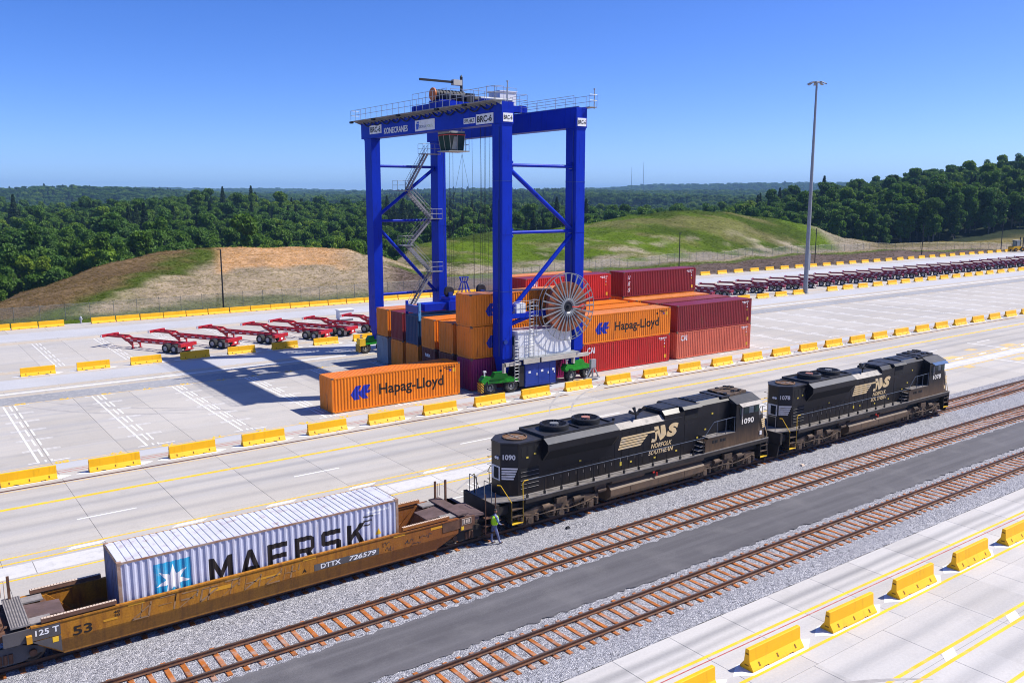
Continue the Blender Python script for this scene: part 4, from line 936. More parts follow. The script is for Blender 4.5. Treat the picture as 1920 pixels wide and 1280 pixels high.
def truck3(root, xc):
    t = empty('truck', (xc, 0, 0), parent=root)
    for s in (-1, 1):
        m = MB(); y = s * 1.30
        m.prism([(-2.75, .62), (-2.4, .52), (-1.9, .78), (-.9, .78), (-.4, .55), (.4, .55), (.9, .78), (1.9, .78), (2.4, .52), (2.75, .62), (2.75, .95), (1.5, 1.12), (.5, 1.02), (-.5, 1.02), (-1.5, 1.12), (-2.75, .95)], 'y', y - .09, y + .09)
        m.build('side_frame', M_UND, t)
        for wx in (-2.07, 0, 2.07):
            m = MB(); m.box(wx - .24, y - .2, .33, wx + .24, y + .2, .74); m.tube((wx, y, .53), (wx, y + s * .26, .53), .17, 12); m.build('axle_box', M_UND, t)
            for d in (-.5, .5):
                m = MB()
                for q in range(4): m.tube((wx + d, y + s * .1, .42 + q * .1), (wx + d, y + s * .1, .49 + q * .1), .12, 10)
                m.build('spring', M_UND, t)
        for bx in (-1.25, .85):
            m = MB(); m.tube((bx, y + s * .16, 1.02), (bx + .5, y + s * .16, 1.02), .15, 12); m.tube((bx + .5, y + s * .16, 1.02), (bx + .85, y + s * .16, .98), .06, 8); m.box(bx + .75, y + s * .05, .55, bx + .88, y + s * .22, 1.05); m.build('brake_cylinder', M_UND, t, 40)
        m = MB(); m.path([(-2.6, y + s * .14, .9), (-1.6, y + s * .18, .7), (-.4, y + s * .2, .72), (.6, y + s * .18, .62), (1.7, y + s * .2, .72), (2.5, y + s * .14, .85)], .035, 6); m.build('brake_pipe', M_UND, t)
        m = MB(); m.box(-.35, y - .05, 1.05, .35, y + s * .28, 1.35); m.build('bolster_pad', M_UND, t)
    for wx in (-2.07, 0, 2.07):
        for s in (-1, 1):
            w = link(WHEEL, 'wheel', M_TREAD, t); w.location = (wx, s * .755, .53); w.rotation_euler = (0, 0, 0 if s < 0 else pi)
        m = MB(); m.tube((wx, -.75, .53), (wx, .75, .53), .09, 10); m.box(wx - .45, -.45, .3, wx + .45, .45, .8); m.build('traction_motor', M_UND2, t)
    m = MB(); m.box(-2.5, -.85, .75, 2.5, .85, 1.1); m.build('truck_frame', M_UND2, t)
    return t
def locomotive(X0, number, label, shade_col):
    L = empty('locomotive', (X0, YT, RT), 0, label, 'locomotive', 'two black locomotives coupled ahead of the well car')
    def B(): return MB()
    # frame and walkways
    m = B(); m.box(1.0, -1.2, 1.05, 22.0, 1.2, 1.5); m.box(.75, -1.5, 1.0, .95, 1.5, 1.75); m.box(22.0, -1.5, .95, 22.2, 1.5, 1.75); m.build('underframe', M_UND2, L)
    m = B(); m.box(2.55, -1.55, 1.70, 18.9, 1.55, 1.755); m.prism([(.8, -1.1), (2.55, -1.55), (2.55, 1.55), (.8, 1.1)], 'z', 1.70, 1.755); m.build('walkway', M_LDK, L)
    for s in (-1, 1):
        m = B(); m.box(2.55, s * 1.55 - .03, 1.5, 22.1, s * 1.55 + .03, 1.72); m.build('side_sill', M_UND2, L); m = B(); m.box(2.55, s * 1.56 - .03, 1.72, 22.1, s * 1.56 + .03, 1.775); m.build('sill_edge', M_LDK, L)
    # long hood
    h = B(); h.prism([(1.8, -.4), (2.5, -1.0), (4.05, -1.0), (4.05, 1.0), (2.5, 1.0), (1.8, .4)], 'z', 1.755, 4.5); rh = h.build('rear_hood', M_LOCO, L)
    m = B(); m.prism([(1.78, -.42), (2.49, -1.03), (4.05, -1.03), (4.05, 1.03), (2.49, 1.03), (1.78, .42)], 'z', 4.5, 4.58); m.build('hood_roof', M_LROOF, rh)
    m = B(); m.lathe([(0, 4.6), (.60, 4.6), (.66, 4.60), (.66, 4.64), (.60, 4.66)], (3.0, 0, 0), 'z', 28); m.build('fan_grille', M_FANR, rh)
    m = B()
    for a in (0, pi / 2): m.box(3.0 - .66 * abs(cos(a)) - .02, -.66 * abs(sin(a)) - .02, 4.605, 3.0 + .66 * abs(cos(a)) + .02, .66 * abs(sin(a)) + .02, 4.63)
    m.build('fan_bars', M_LCH, rh)
    m = B(); m.box(2.62, -1.012, 1.95, 3.85, -1.0, 3.15); m.build('intake_grille', M_GRL, rh)
    for q in range(5): m = B(); m.tube((2.65, -1.03, 2.1 + .22 * q), (3.82, -1.03, 2.1 + .22 * q), .012, 4); m.build('intake_bar', M_LDK, rh)
    for q in range(3): m = B(); m.box(2.7 + .42 * q, -1.008, 3.75, 3.0 + .42 * q, -1.0, 4.3); m.build('louvre', M_GRL, rh)
    # number on the angled corner, end stripes, headlights, ladder rungs
    ux = Vector((2.5 - 1.8, -1.0 + .4, 0)).normalized(); nx = Vector((-.6, -.7, 0)).normalized(); og = Vector((1.8, -.4, 0)) + nx * .012
    m = B(); m.add([tuple(og + ux * a + nx * -.004 + Vector((0, 0, z))) for a, z in ((.02, 3.32), (.9, 3.32), (.9, 4.42), (.02, 4.42))], [(0, 1, 2, 3)]); m.build('number_board', M_BLKP, rh)
    m = B(); put(m, text_geo(number, .03), og + ux * .12 + Vector((0, 0, 3.68)), ux, (0, 0, 1), .27, .66); m.build('number', M_GWHITE, rh)
    for q in range(5):
        z = 2.62 + .135 * q; m = B(); e = .88 - .05 * (4 - q); m.add([tuple(og + ux * a + Vector((0, 0, zz))) for a, zz in ((.06, z), (e, z), (e + .03, z + .09), (.06, z + .09))], [(0, 1, 2, 3)]); m.build('stripe', M_GWHITE, rh)
    m = B(); m.box(1.785, -.36, 2.55, 1.8, .36, 3.3); m.build('rear_panel', M_GWHITE, rh); m = B(); m.box(1.77, -.26, 2.62, 1.79, .14, 3.22); m.build('rear_window', M_GRL, rh)
    for y in (-.22, -.05): m = B(); m.tube((1.74, y, 3.75), (1.8, y, 3.75), .08, 12); m.build('headlight', M_LIGHT, rh)
    for q in range(6): m = B(); z = 2.0 + .4 * q; m.path([(1.8, .42, z), (1.73, .42, z), (1.73, .7, z), (2.0, .7, z)], .012, 4); m.build('rung', M_LDK, rh)
    # radiator section with flared wings
    prof = [(-1.0, 1.755), (1.0, 1.755), (1.0, 3.35), (1.5, 3.98), (1.5, 4.34), (1.12, 4.58), (-1.12, 4.58), (-1.5, 4.34), (-1.5, 3.98), (-1.0, 3.35)]
    m = B(); m.prism(prof, 'x', 4.05, 9.1); rad = m.build('radiator_section', M_LOCO, L)
    m = B(); m.prism([(-1.13, 4.585), (-1.508, 4.345), (-1.508, 4.33), (-1.12, 4.572)], 'x', 4.05, 9.1); m.build('wing_top', M_WING, rad); m = B(); m.prism([(-1.02, 3.36), (-1.49, 3.955), (-1.5, 3.97), (-1.03, 3.38)], 'x', 4.2, 8.95); m.build('radiator_grille', M_GRL, rad)  # wing top: tone of the lit chamfer put into its colour
    m = B(); m.box(4.1, -1.1, 4.58, 9.05, 1.1, 4.64)
    for y in (-1.1, 1.0): m.box(4.1, y, 4.64, 9.05, y + .1, 4.72)
    for x in (4.1, 6.72, 8.95): m.box(x, -1.0, 4.64, x + .1, 1.0, 4.72)
    m.build('hood_roof', M_LROOF, rad)
    for i, fx in enumerate((5.65, 7.9)):
        m = B(); m.lathe([(.0, 4.66), (.72, 4.66), (.80, 4.64), (.80, 4.92), (.72, 4.96), (.66, 4.95), (.64, 4.74), (.2, 4.72)], (fx, 0, 0), 'z', 30); f = m.build('cooling_fan', M_BLKP, L, 40)
        m = B(); m.lathe([(.0, 4.955), (.25, 4.955), (.25, 4.80)], (fx, 0, 0), 'z', 20); m.build('fan_hub', (M_HUBG if i == 0 else M_HUBR) if number == '1090' else (M_HUBR if i == 0 else M_HUBG), f)
        m = B()
        for q in range(20): a = 2 * pi * q / 20; m.beam((fx + .28 * cos(a), .28 * sin(a), 4.93), (fx + .68 * cos(a), .68 * sin(a), 4.93), .035, .012)
        m.build('fan_guard', M_BLKP, f)
    for q in range(9): m = B(); x = 4.4 + .52 * q; m.box(x, -1.012, 1.86, x + .47, -1.0, 2.75); d = m.build('engine_door', M_LOCO, rad); m = B(); m.box(x + .40, -1.03, 2.2, x + .43, -1.012, 2.36); m.build('latch', M_LDK, L)
    # engine hood
    m = B(); m.prism([(-1.0, 1.755), (1.0, 1.755), (1.0, 4.13), (.68, 4.42), (-.68, 4.42), (-1.0, 4.13)], 'x', 9.1, 13.15); eh = m.build('engine_hood', M_LOCO, L)
    m = B(); m.prism([(-1.006, 4.125), (-1.0, 4.13), (-.68, 4.42), (-.68, 4.428)], 'x', 9.13, 13.15); m.build('hood_edge', M_LCH, eh)
    m = B(); m.box(9.12, -.68, 4.42, 13.13, .68, 4.44); m.build('hood_roof', M_LROOF, eh)
    for q in range(7): m = B(); x = 9.2 + .56 * q; m.box(x, -1.012, 1.86, x + .51, -1.0, 3.95); d = m.build('engine_door', M_LOCO, eh); m = B(); m.box(x + .44, -1.03, 2.3, x + .47, -1.012, 2.5); m.build('latch', M_LDK, L)
    m = B(); m.lathe([(.09, 4.44), (.09, 4.56), (.0, 4.56)], (10.0, 0, 0), 'z', 10); m.tube((11.2, -.6, 4.42), (11.2, -.6, 4.68), .05, 6)
    for dx, dy, dz in ((-.35, .05, .12), (.25, -.1, .16), (.05, .2, .2), (-.1, -.2, .06), (.35, .12, .1)): m.tube((11.2, -.6, 4.70), (11.2 + dx * 1.3, -.6 + dy * 1.3, 4.74 + dz * 1.5), .03, 6, .11)
    m.build('horn', M_BLKP, eh)
    # raised section, filter box, hood behind the cab
    m = B(); m.prism([(-1.0, 1.755), (1.0, 1.755), (1.0, 4.42), (.75, 4.66), (-.75, 4.66), (-1.0, 4.42)], 'x', 13.15, 14.75); rs = m.build('raised_hood', M_LOCO, L)
    m = B(); m.box(13.3, -.6, 4.66, 14.7, .6, 4.70); m.box(13.15, -1.02, 4.12, 14.75, -1.0, 4.16); m.build('hood_roof', M_LROOF, rs)
    m = B(); m.box(13.1, -.5, 4.44, 13.15, .5, 4.62); m.build('silencer_opening', M_GRL, rs)
    m = B(); m.box(14.75, -1.0, 1.755, 16.1, 1.0, 4.6); fb = m.build('filter_box', M_LOCO, L)
    m = B(); m.prism([(-1.16, 4.56), (1.16, 4.56), (1.0, 4.72), (-1.0, 4.72)], 'x', 14.6, 16.2); m.build('hood_roof', M_LROOF, fb)
    m = B(); m.box(14.85, -1.015, 3.85, 16.0, -1.0, 4.5); m.build('filter_grille', M_GRL, fb)
    m = B(); m.box(14.85, -1.012, 1.86, 15.7, -1.0, 3.65); m.build('engine_door', M_LOCO, fb)
    m = B(); m.prism([(-1.0, 1.755), (1.0, 1.755), (1.0, 4.55), (.7, 4.78), (-.7, 4.78), (-1.0, 4.55)], 'x', 16.1, 18.9); bh = m.build('blower_hood', M_LOCO, L)
    m = B()
    for y in (-.45, -.1, .25): m.box(16.2, y, 4.78, 18.8, y + .22, 4.80)
    m.build('hood_roof', M_LROOF, bh)
    m = B(); m.box(18.2, -.9, 4.74, 19.0, .9, 4.84)
    m.build('roof_walk', M_LROOF, bh)
    # cab
    m = B(); m.prism([(-1.53, 1.78), (1.53, 1.78), (1.53, 4.38), (.82, 4.70), (-.82, 4.70), (-1.53, 4.38)], 'x', 18.9, 21.1); cb = m.build('cab', M_LOCOB, L)
    m = B(); m.prism([(-1.56, 4.385), (-.82, 4.715), (.82, 4.715), (1.56, 4.385), (1.56, 4.36), (-1.56, 4.36)], 'x', 18.88, 21.2); m.build('cab_roof', M_LROOF, cb)
    rng = random.Random(4)
    for (x0, x1, y0, y1, z1) in ((18.6, 19.5, -.8, .7, 4.84), (19.6, 20.2, -.75, .75, 4.82), (20.3, 20.9, -.6, .7, 4.86), (18.9, 21.0, .45, .85, 4.9)):
        m = B(); m.box(x0, y0, 4.7, x1, y1, z1); bx_ = m.build('roof_box', M_LROOF if number == '1078' else M_UND, cb)
        for q in range(3): m = B(); xx = rng.uniform(x0, x1 - .2); yy = rng.uniform(y0, y1 - .15); m.box(xx, yy, z1, xx + .2, yy + .14, z1 + .07); m.build('aerial', M_BLKP, cb)
    m = B(); m.box(19.15, -1.545, 3.6, 21.05, -1.53, 4.12); m.build('window_frame', M_BLKP, cb)
    for a, b in ((19.2, 19.55), (19.62, 20.05), (20.1, 20.52), (20.58, 21.0)): m = B(); m.box(a, -1.555, 3.66, b, -1.545, 4.07); m.build('window_pane', M_GLS if b != 20.52 else M_GLS2, cb)
    m = B(); m.hexa([(19.1, -1.84, 4.20), (21.1, -1.84, 4.20), (21.1, -1.53, 4.37), (19.1, -1.53, 4.37), (19.1, -1.84, 4.225), (21.1, -1.84, 4.225), (21.1, -1.53, 4.395), (19.1, -1.53, 4.395)]); m.build('sun_visor', shade_col, cb)
    m = B(); m.box(19.35, -1.62, 3.35, 19.43, -1.53, 4.1); m.build('mirror', M_LCH, cb)
    for y in (-1.1, .1): m = B(); m.add([(21.115, y, 3.65), (21.115, y + 1.0, 3.65), (21.115, y + 1.0, 4.25), (21.115, y, 4.25)], [(0, 1, 2, 3)]); m.build('windscreen', M_GLS, cb)
    m = B(); put(m, text_geo(number, .02), (19.45, -1.54, 3.02), (1, 0, 0), (0, 0, 1), .34, 1.15); m.build('number', M_GWHITE, cb)
    m = B(); m.prism([(21.1, -1.5), (21.9, -1.38), (22.2, -.75), (22.2, .75), (21.9, 1.38), (21.1, 1.5)], 'z', 1.755, 3.32, [(21.1, -1.45), (21.85, -1.25), (22.1, -.7), (22.1, .7), (21.85, 1.25), (21.1, 1.45)]); ns = m.build('nose', M_LOCOB, L)
    m = B(); m.prism([(21.1, -1.45), (21.85, -1.25), (22.1, -.7), (22.1, .7), (21.85, 1.25), (21.1, 1.45)], 'z', 3.32, 3.56, [(21.1, -1.3), (21.7, -1.05), (21.9, -.6), (21.9, .6), (21.7, 1.05), (21.1, 1.3)]); m.build('nose_top', M_LROOF, ns)
    for q in range(5):
        z = 2.45 + .13 * q; m = B(); a = Vector((21.45, -1.452, z)); b = Vector((21.9, -1.38, z)); k0 = Vector((0, -.012, 0)); f = .1 * (4 - q)
        m.add([tuple(a.lerp(b, f) + k0), tuple(b + k0), tuple(b + k0 + Vector((-.004, .005, .09))), tuple(a.lerp(b, f) + k0 + Vector((0, .005, .09)))], [(0, 1, 2, 3)]); m.build('stripe', M_GOLD, ns)
    m = B(); m.box(21.3, -1.5, 2.05, 21.5, -1.46, 2.3); m.build('data_plate', M_LWH if number == '1090' else M_GOLD, ns)
    # step box below the cab
    m = B(); m.prism([(16.15, 1.78), (18.9, 1.78), (18.9, 2.62), (16.45, 2.62), (16.15, 2.45)], 'y', -1.53, -1.0); tb = m.build('tool_box', M_LOCOB, L)
    m = B(); m.box(16.4, -1.52, 2.62, 18.9, -1.0, 2.65); m.build('box_top', M_LDK, tb)
    for q in range(4): m = B(); x = 16.75 + .28 * q + (.18 if q > 1 else 0); m.box(x, -1.545, 2.25, x + .2, -1.53, 2.42); m.build('louvre', M_GRL, tb)
    for q in range(3): m = B(); m.box(15.55 + .2 * q, -1.5, 1.95 + .22 * q, 16.2, -1.02, 1.98 + .22 * q); m.build('step', M_LDK, tb)
    # herald on the hood side
    for q in range(5):
        z0 = 2.98 + .148 * q; x0 = 9.46 + .055 * q; x1 = 11.2 + .16 * q + (.55 if q == 4 else 0)
        m = B(); m.add([(x0, -1.018, z0), (x1, -1.018, z0), (x1 + (.3 if q == 4 else .12), -1.018, z0 + .105), (x0 + .04, -1.018, z0 + .105)], [(0, 1, 2, 3)]); m.build('stripe', M_GOLD, eh)
    m = B(); v, f = tri_fill([(0, 0), (.42, .0), (.30, .16), (.08, .22)]); m.add([(12.05 + a, -1.018, 2.98 + b) for a, b in v], f)
    v, f = tri_fill([(.28, .98), (.62, .98), (.86, .30), (.80, .98), (1.16, .98), (1.30, .35), (1.05, .12), (.80, .02), (.56, .55), (.50, .1), (.36, .0), (.40, .42)]); m.add([(12.0 + a, -1.018, 2.98 + b * .93) for a, b in v], f); m.build('emblem', M_GOLD, eh)
    m = B(); put(m, text_geo('S', .07, .25), (13.3, -1.02, 3.1), (1, 0, 0), (0, 0, 1), .78, 1.0); m.build('emblem', M_GOLD, rs)
    m = B(); put(m, text_geo('NORFOLK', .02, .25), (12.05, -1.022, 2.62), (1, 0, 0), (0, 0, 1), .27, 1.72); m.build('lettering', M_GOLD, eh)
    m = B(); put(m, text_geo('SOUTHERN', .02, .25), (11.85, -1.022, 2.24), (1, 0, 0), (0, 0, 1), .27, 2.05); m.build('lettering', M_GOLD, eh)
    for x, z in ((3.0, 3.68), (3.5, 3.8), (9.6, 2.05), (10.4, 2.1), (12.3, 2.0), (14.1, 2.1), (6.6, 2.85), (15.9, 2.6), (17.2, 3.9), (16.6, 3.0)): m = B(); m.box(x, -1.03, z, x + .14, -1.012, z + .09 + (.12 if x == 9.6 else 0)); m.build('data_plate', M_PLATE, L)
    # handrails, steps
    for s in (-1, 1):
        m = B(); xs = [2.7 + 1.13 * q for q in range(12)] + [16.0]
        for x in xs: m.tube((x, s * 1.52, 1.75), (x, s * 1.52, 2.72), .025, 5); m.box(x - .05, s * 1.52 - .05, 1.75, x + .05, s * 1.52 + .05, 1.95)
        m.build('stanchion', M_BLKP, L)['kind'] = 'stuff'
        m = B(); m.tube((2.6, s * 1.52, 2.72), (16.0, s * 1.52, 2.72), .018, 6); m.build('handrail', M_RAILB, L)
        m = B(); m.path([(16.0, s * 1.52, 2.72), (16.9, s * 1.50, 3.55), (18.85, s * 1.50, 3.6)], .022, 6)
        for x in (17.2, 18.0, 18.8): m.tube((x, s * 1.5, 2.65), (x, s * 1.5, 3.57), .022, 5)
        m.build('handrail', M_RAILB, L)
        m = B(); m.path([(2.45, s * 1.5, .55), (2.45, s * 1.5, 1.75), (2.4, s * 1.52, 2.6), (2.5, s * 1.52, 2.72), (2.75, s * 1.52, 2.72)], .022, 6); m.build('grab_rail', M_HRY, L)
        m = B(); m.path([(1.72, s * 1.5, .75), (1.72, s * 1.5, 1.7), (1.25, s * 1.2, 2.62), (1.1, s * 1.1, 2.64)], .022, 6); m.build('grab_rail', M_HRY, L)
        for x0 in (1.7, 21.4):
            
            for xx in (x0, x0 + .74): m = B(); m.box(xx, s * 1.3 - .22, .5, xx + .04, s * 1.3 + .22, 1.7); m.build('step_frame', M_UND2, L)
            for z in (.5, .88, 1.26): m = B(); m.box(x0, s * 1.32 - .2, z, x0 + .78, s * 1.32 + .22, z + .05); m.build('step', M_UND if z > .6 else M_LYE, L)
        m = B(); m.path([(22.2, s * 1.35, 1.1), (22.3, s * 1.3, 1.9), (22.05, s * 1.2, 2.7)], .025, 5); m.build('grab_rail', M_GOLD, L)
    m = B(); m.path([(.82, -1.0, 1.75), (.82, -1.0, 2.75), (.82, -.35, 2.75), (.82, -.35, 1.75)], .022, 5); m.path([(.82, 1.0, 1.75), (.82, 1.0, 2.75), (.82, .35, 2.75), (.82, .35, 1.75)], .022, 5); m.build('end_rail', M_LDK, L)
    m = B(); m.tube((.95, .75, 1.75), (.95, .75, 2.7), .03, 6); m.build('brake_post', M_UND2, L)
    # tank, reservoirs, trucks, couplers
    m = B(); m.prism([(-1.1, .28), (1.1, .28), (1.52, .62), (1.52, .98), (1.25, 1.22), (-1.25, 1.22), (-1.52, .98), (-1.52, .62)], 'x', 8.5, 16.15); tk = m.build('fuel_tank', M_TANK, L)
    for q in range(3): m = B(); x = 10 + 2.2 * q; m.box(x, -1.53, .62, x + .03, -1.52, .98); m.build('weld_seam', M_UND, tk)
    m = B(); m.tube((12.05, -1.53, 1.15), (12.05, -1.53, 1.35), .05, 8); m.tube((11.8, -1.5, 1.42), (11.8, -1.56, 1.42), .08, 8); m.build('fuel_filler', M_RDT, tk)
    for a, b in ((8.6, 11.1), (12.4, 16.1)): m = B(); m.tube((a, -1.34, 1.44), (b, -1.34, 1.44), .17, 14); m.build('air_reservoir', M_TANK, L, 40)
    m = B(); m.box(7.5, -1.35, .95, 8.3, -1.0, 1.5); m.tube((7.6, -1.4, 1.1), (8.2, -1.4, 1.1), .1, 8); m.build('air_dryer', M_UND, L)
    truck3(L, 4.95); truck3(L, 18.25)
    for x, s in ((.75, -1), (22.2, 1)):
        m = B(); m.box(min(x, x + s * .55), -.14, .62, max(x, x + s * .55), .14, .95); m.box(min(x + s * .45, x + s * .7) , -.2, .58, max(x + s * .45, x + s * .7), .2, .98); m.build('coupler', M_UND, L)
        m = B(); m.hexa([(x - .05, -1.3, .12), (x + .05, -1.3, .12), (x + .05, 1.3, .12), (x - .05, 1.3, .12), (x - .05, -1.45, 1.0), (x + .05, -1.45, 1.0), (x + .05, 1.45, 1.0), (x - .05, 1.45, 1.0)]); m.build('pilot', M_UND2, L)
        for y in (-.6, -.45, .45, .6): m = B(); m.path([(x + s * .05, y, 1.0), (x + s * .22, y, .75), (x + s * .2, y, .4)], .03, 5); m.build('air_hose', M_BLKP, L)
    return L
locomotive(23.05, '1090', 'black locomotive coupled to the well car, with pale sun visor over its cab window', M_LCH)
locomotive(45.77, '1078', 'black locomotive at the head of the train, with blue tinted sun visor', paint('blue_visor', (.05, .11, .24), .3))

# ------------------------------------------------------------------ well car and its container
def wellmat():
    k = N('weathered_yellow_brown'); v = k.coord('Object'); sp = k.n('SeparateXYZ'); k.l(v, sp.inputs[0])
    a = k.noise(v, .8, 6, .65); b = k.noise(k.coord('Object', (2.5, 1, .35)), 1.4, 6, .7); f = k.noise(v, 14, 4, .7)
    c = k.ramp(a, [(.25, (.30, .118, .012)), (.5, (.41, .175, .016)), (.75, (.33, .12, .013))])
    rust = k.ramp(b, [(.46, 0.), (.68, .75)]); c = k.mix(rust, c, (.15, .052, .016))
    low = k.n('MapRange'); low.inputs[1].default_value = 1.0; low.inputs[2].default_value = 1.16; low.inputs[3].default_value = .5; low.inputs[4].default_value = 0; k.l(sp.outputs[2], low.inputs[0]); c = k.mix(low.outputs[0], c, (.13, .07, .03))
    mr = k.n('MapRange'); mr.inputs[1].default_value = 1.0; mr.inputs[2].default_value = 8.0; k.l(sp.outputs[0], mr.inputs[0]); redder = k.n('Math', operation='MULTIPLY'); k.l(mr.outputs[0], redder.inputs[0]); redder.inputs[1].default_value = .75
    c = k.mix(redder.outputs[0], c, (.185, .055, .02)); c = k.mix(.4, c, k.ramp(f, [(.3, (.25,) * 3), (.7, (.75,) * 3)]), 'OVERLAY'); return k.out(c, .7, 0, .25)
M_WELL = wellmat(); M_RBR = paint('rusty_brown', (.13, .062, .036), .85, 0, .35, 1.5, (.06, .03, .02), .5); M_PURP = paint('brown_purple_plate', (.115, .075, .072), .8, 0, .25, 1.5, (.07, .045, .035), .4); M_TREADP = paint('grey_tread_plate', (.24, .22, .21), .8, 0, .25, 4.)
M_PALE = paint('pale_worn_cap', (.60, .48, .38), .8, 0, .15, 2., (.36, .2, .11), .25); M_DGREY = paint('dark_grey_panel', (.085, .078, .080), .7, 0, .2); M_BRY = paint('bright_yellow_patch', (.60, .28, .015), .7, 0, .15); M_GRAF = paint('graffiti_grey', (.27, .19, .12), .7, 0, .3, 4., (.33, .135, .02), .9); M_GRAFD = paint('graffiti_dark', (.055, .05, .06), .7, 0, .3, 4., (.2, .08, .03), .55)
WO = Vector((12.4, YT, 0))
wc = empty('well_car', WO, 0, 'rusty yellow brown well car loaded with a pale container, behind the locomotives', 'rail car')
def wm(): return MB(WO)
y0 = YT - 1.5
for s in (-1, 1):
    yo = YT + s * 1.5; yi = YT + s * 1.33
    m = wm(); out = [(3.15, 1.42), (4.15, .62), (20.45, .62), (21.6, 1.15), (21.6, 1.9), (3.15, 1.9)]
    n_ = len(out); a = [(x, yo if z > 1.0 else yo - s * .13, z) for x, z in out]
    # side sheet in two planes: upright above, leaning in below
    up = [(3.4, yo, 1.12), (21.55, yo, 1.12), (21.6, yo, 1.86), (3.15, yo, 1.86)]; lo = [(4.15, yo - s * .14, .56), (20.45, yo - s * .14, .56), (21.55, yo, 1.12), (3.4, yo, 1.12)]
    for p in (up, lo): m.add(p + [(q[0], q[1] - s * .08, q[2]) for q in p], [(0, 1, 2, 3), (7, 6, 5, 4), (0, 4, 5, 1), (1, 5, 6, 2), (2, 6, 7, 3), (3, 7, 4, 0)])
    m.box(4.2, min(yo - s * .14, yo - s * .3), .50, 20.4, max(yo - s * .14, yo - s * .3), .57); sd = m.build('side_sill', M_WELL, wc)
    m = wm(); m.box(3.2, min(yo + s * .03, yo - s * .12), 1.82, 21.55, max(yo + s * .03, yo - s * .12), 1.885); m.build('top_chord', M_WELL, sd)
    for a_, b_ in ((3.55, 6.12), (18.5, 21.05)):
        m = wm(); m.prism([(yo + s * .02, 1.95), (yo - s * .16, 1.95), (yo - s * .12, 2.09), (yo + s * .01, 2.09)], 'x', a_, b_); gr = m.build('guide_rail', M_WELL if a_ > 10 else M_RBR, wc)
        nn_ = int((b_ - a_) / .11); m = wm(); m.box(a_ + .02, min(yo, yo - s * .13), 2.09, b_ - .02, max(yo, yo - s * .13), 2.10); m.build('cap', M_PALE, gr)
        m = wm()
        for q in range(nn_): x = a_ + .08 + q * .11; m.box(x, min(yo - s * .01, yo - s * .12), 2.10, x + .016, max(yo - s * .01, yo - s * .12), 2.106)
        m.build('cap_ribs', M_RBR, gr)['kind'] = 'stuff'
m = wm(); m.box(4.6, YT - 1.25, .40, 20.1, YT + 1.25, .52); m.build('well_floor', M_RBR, wc)
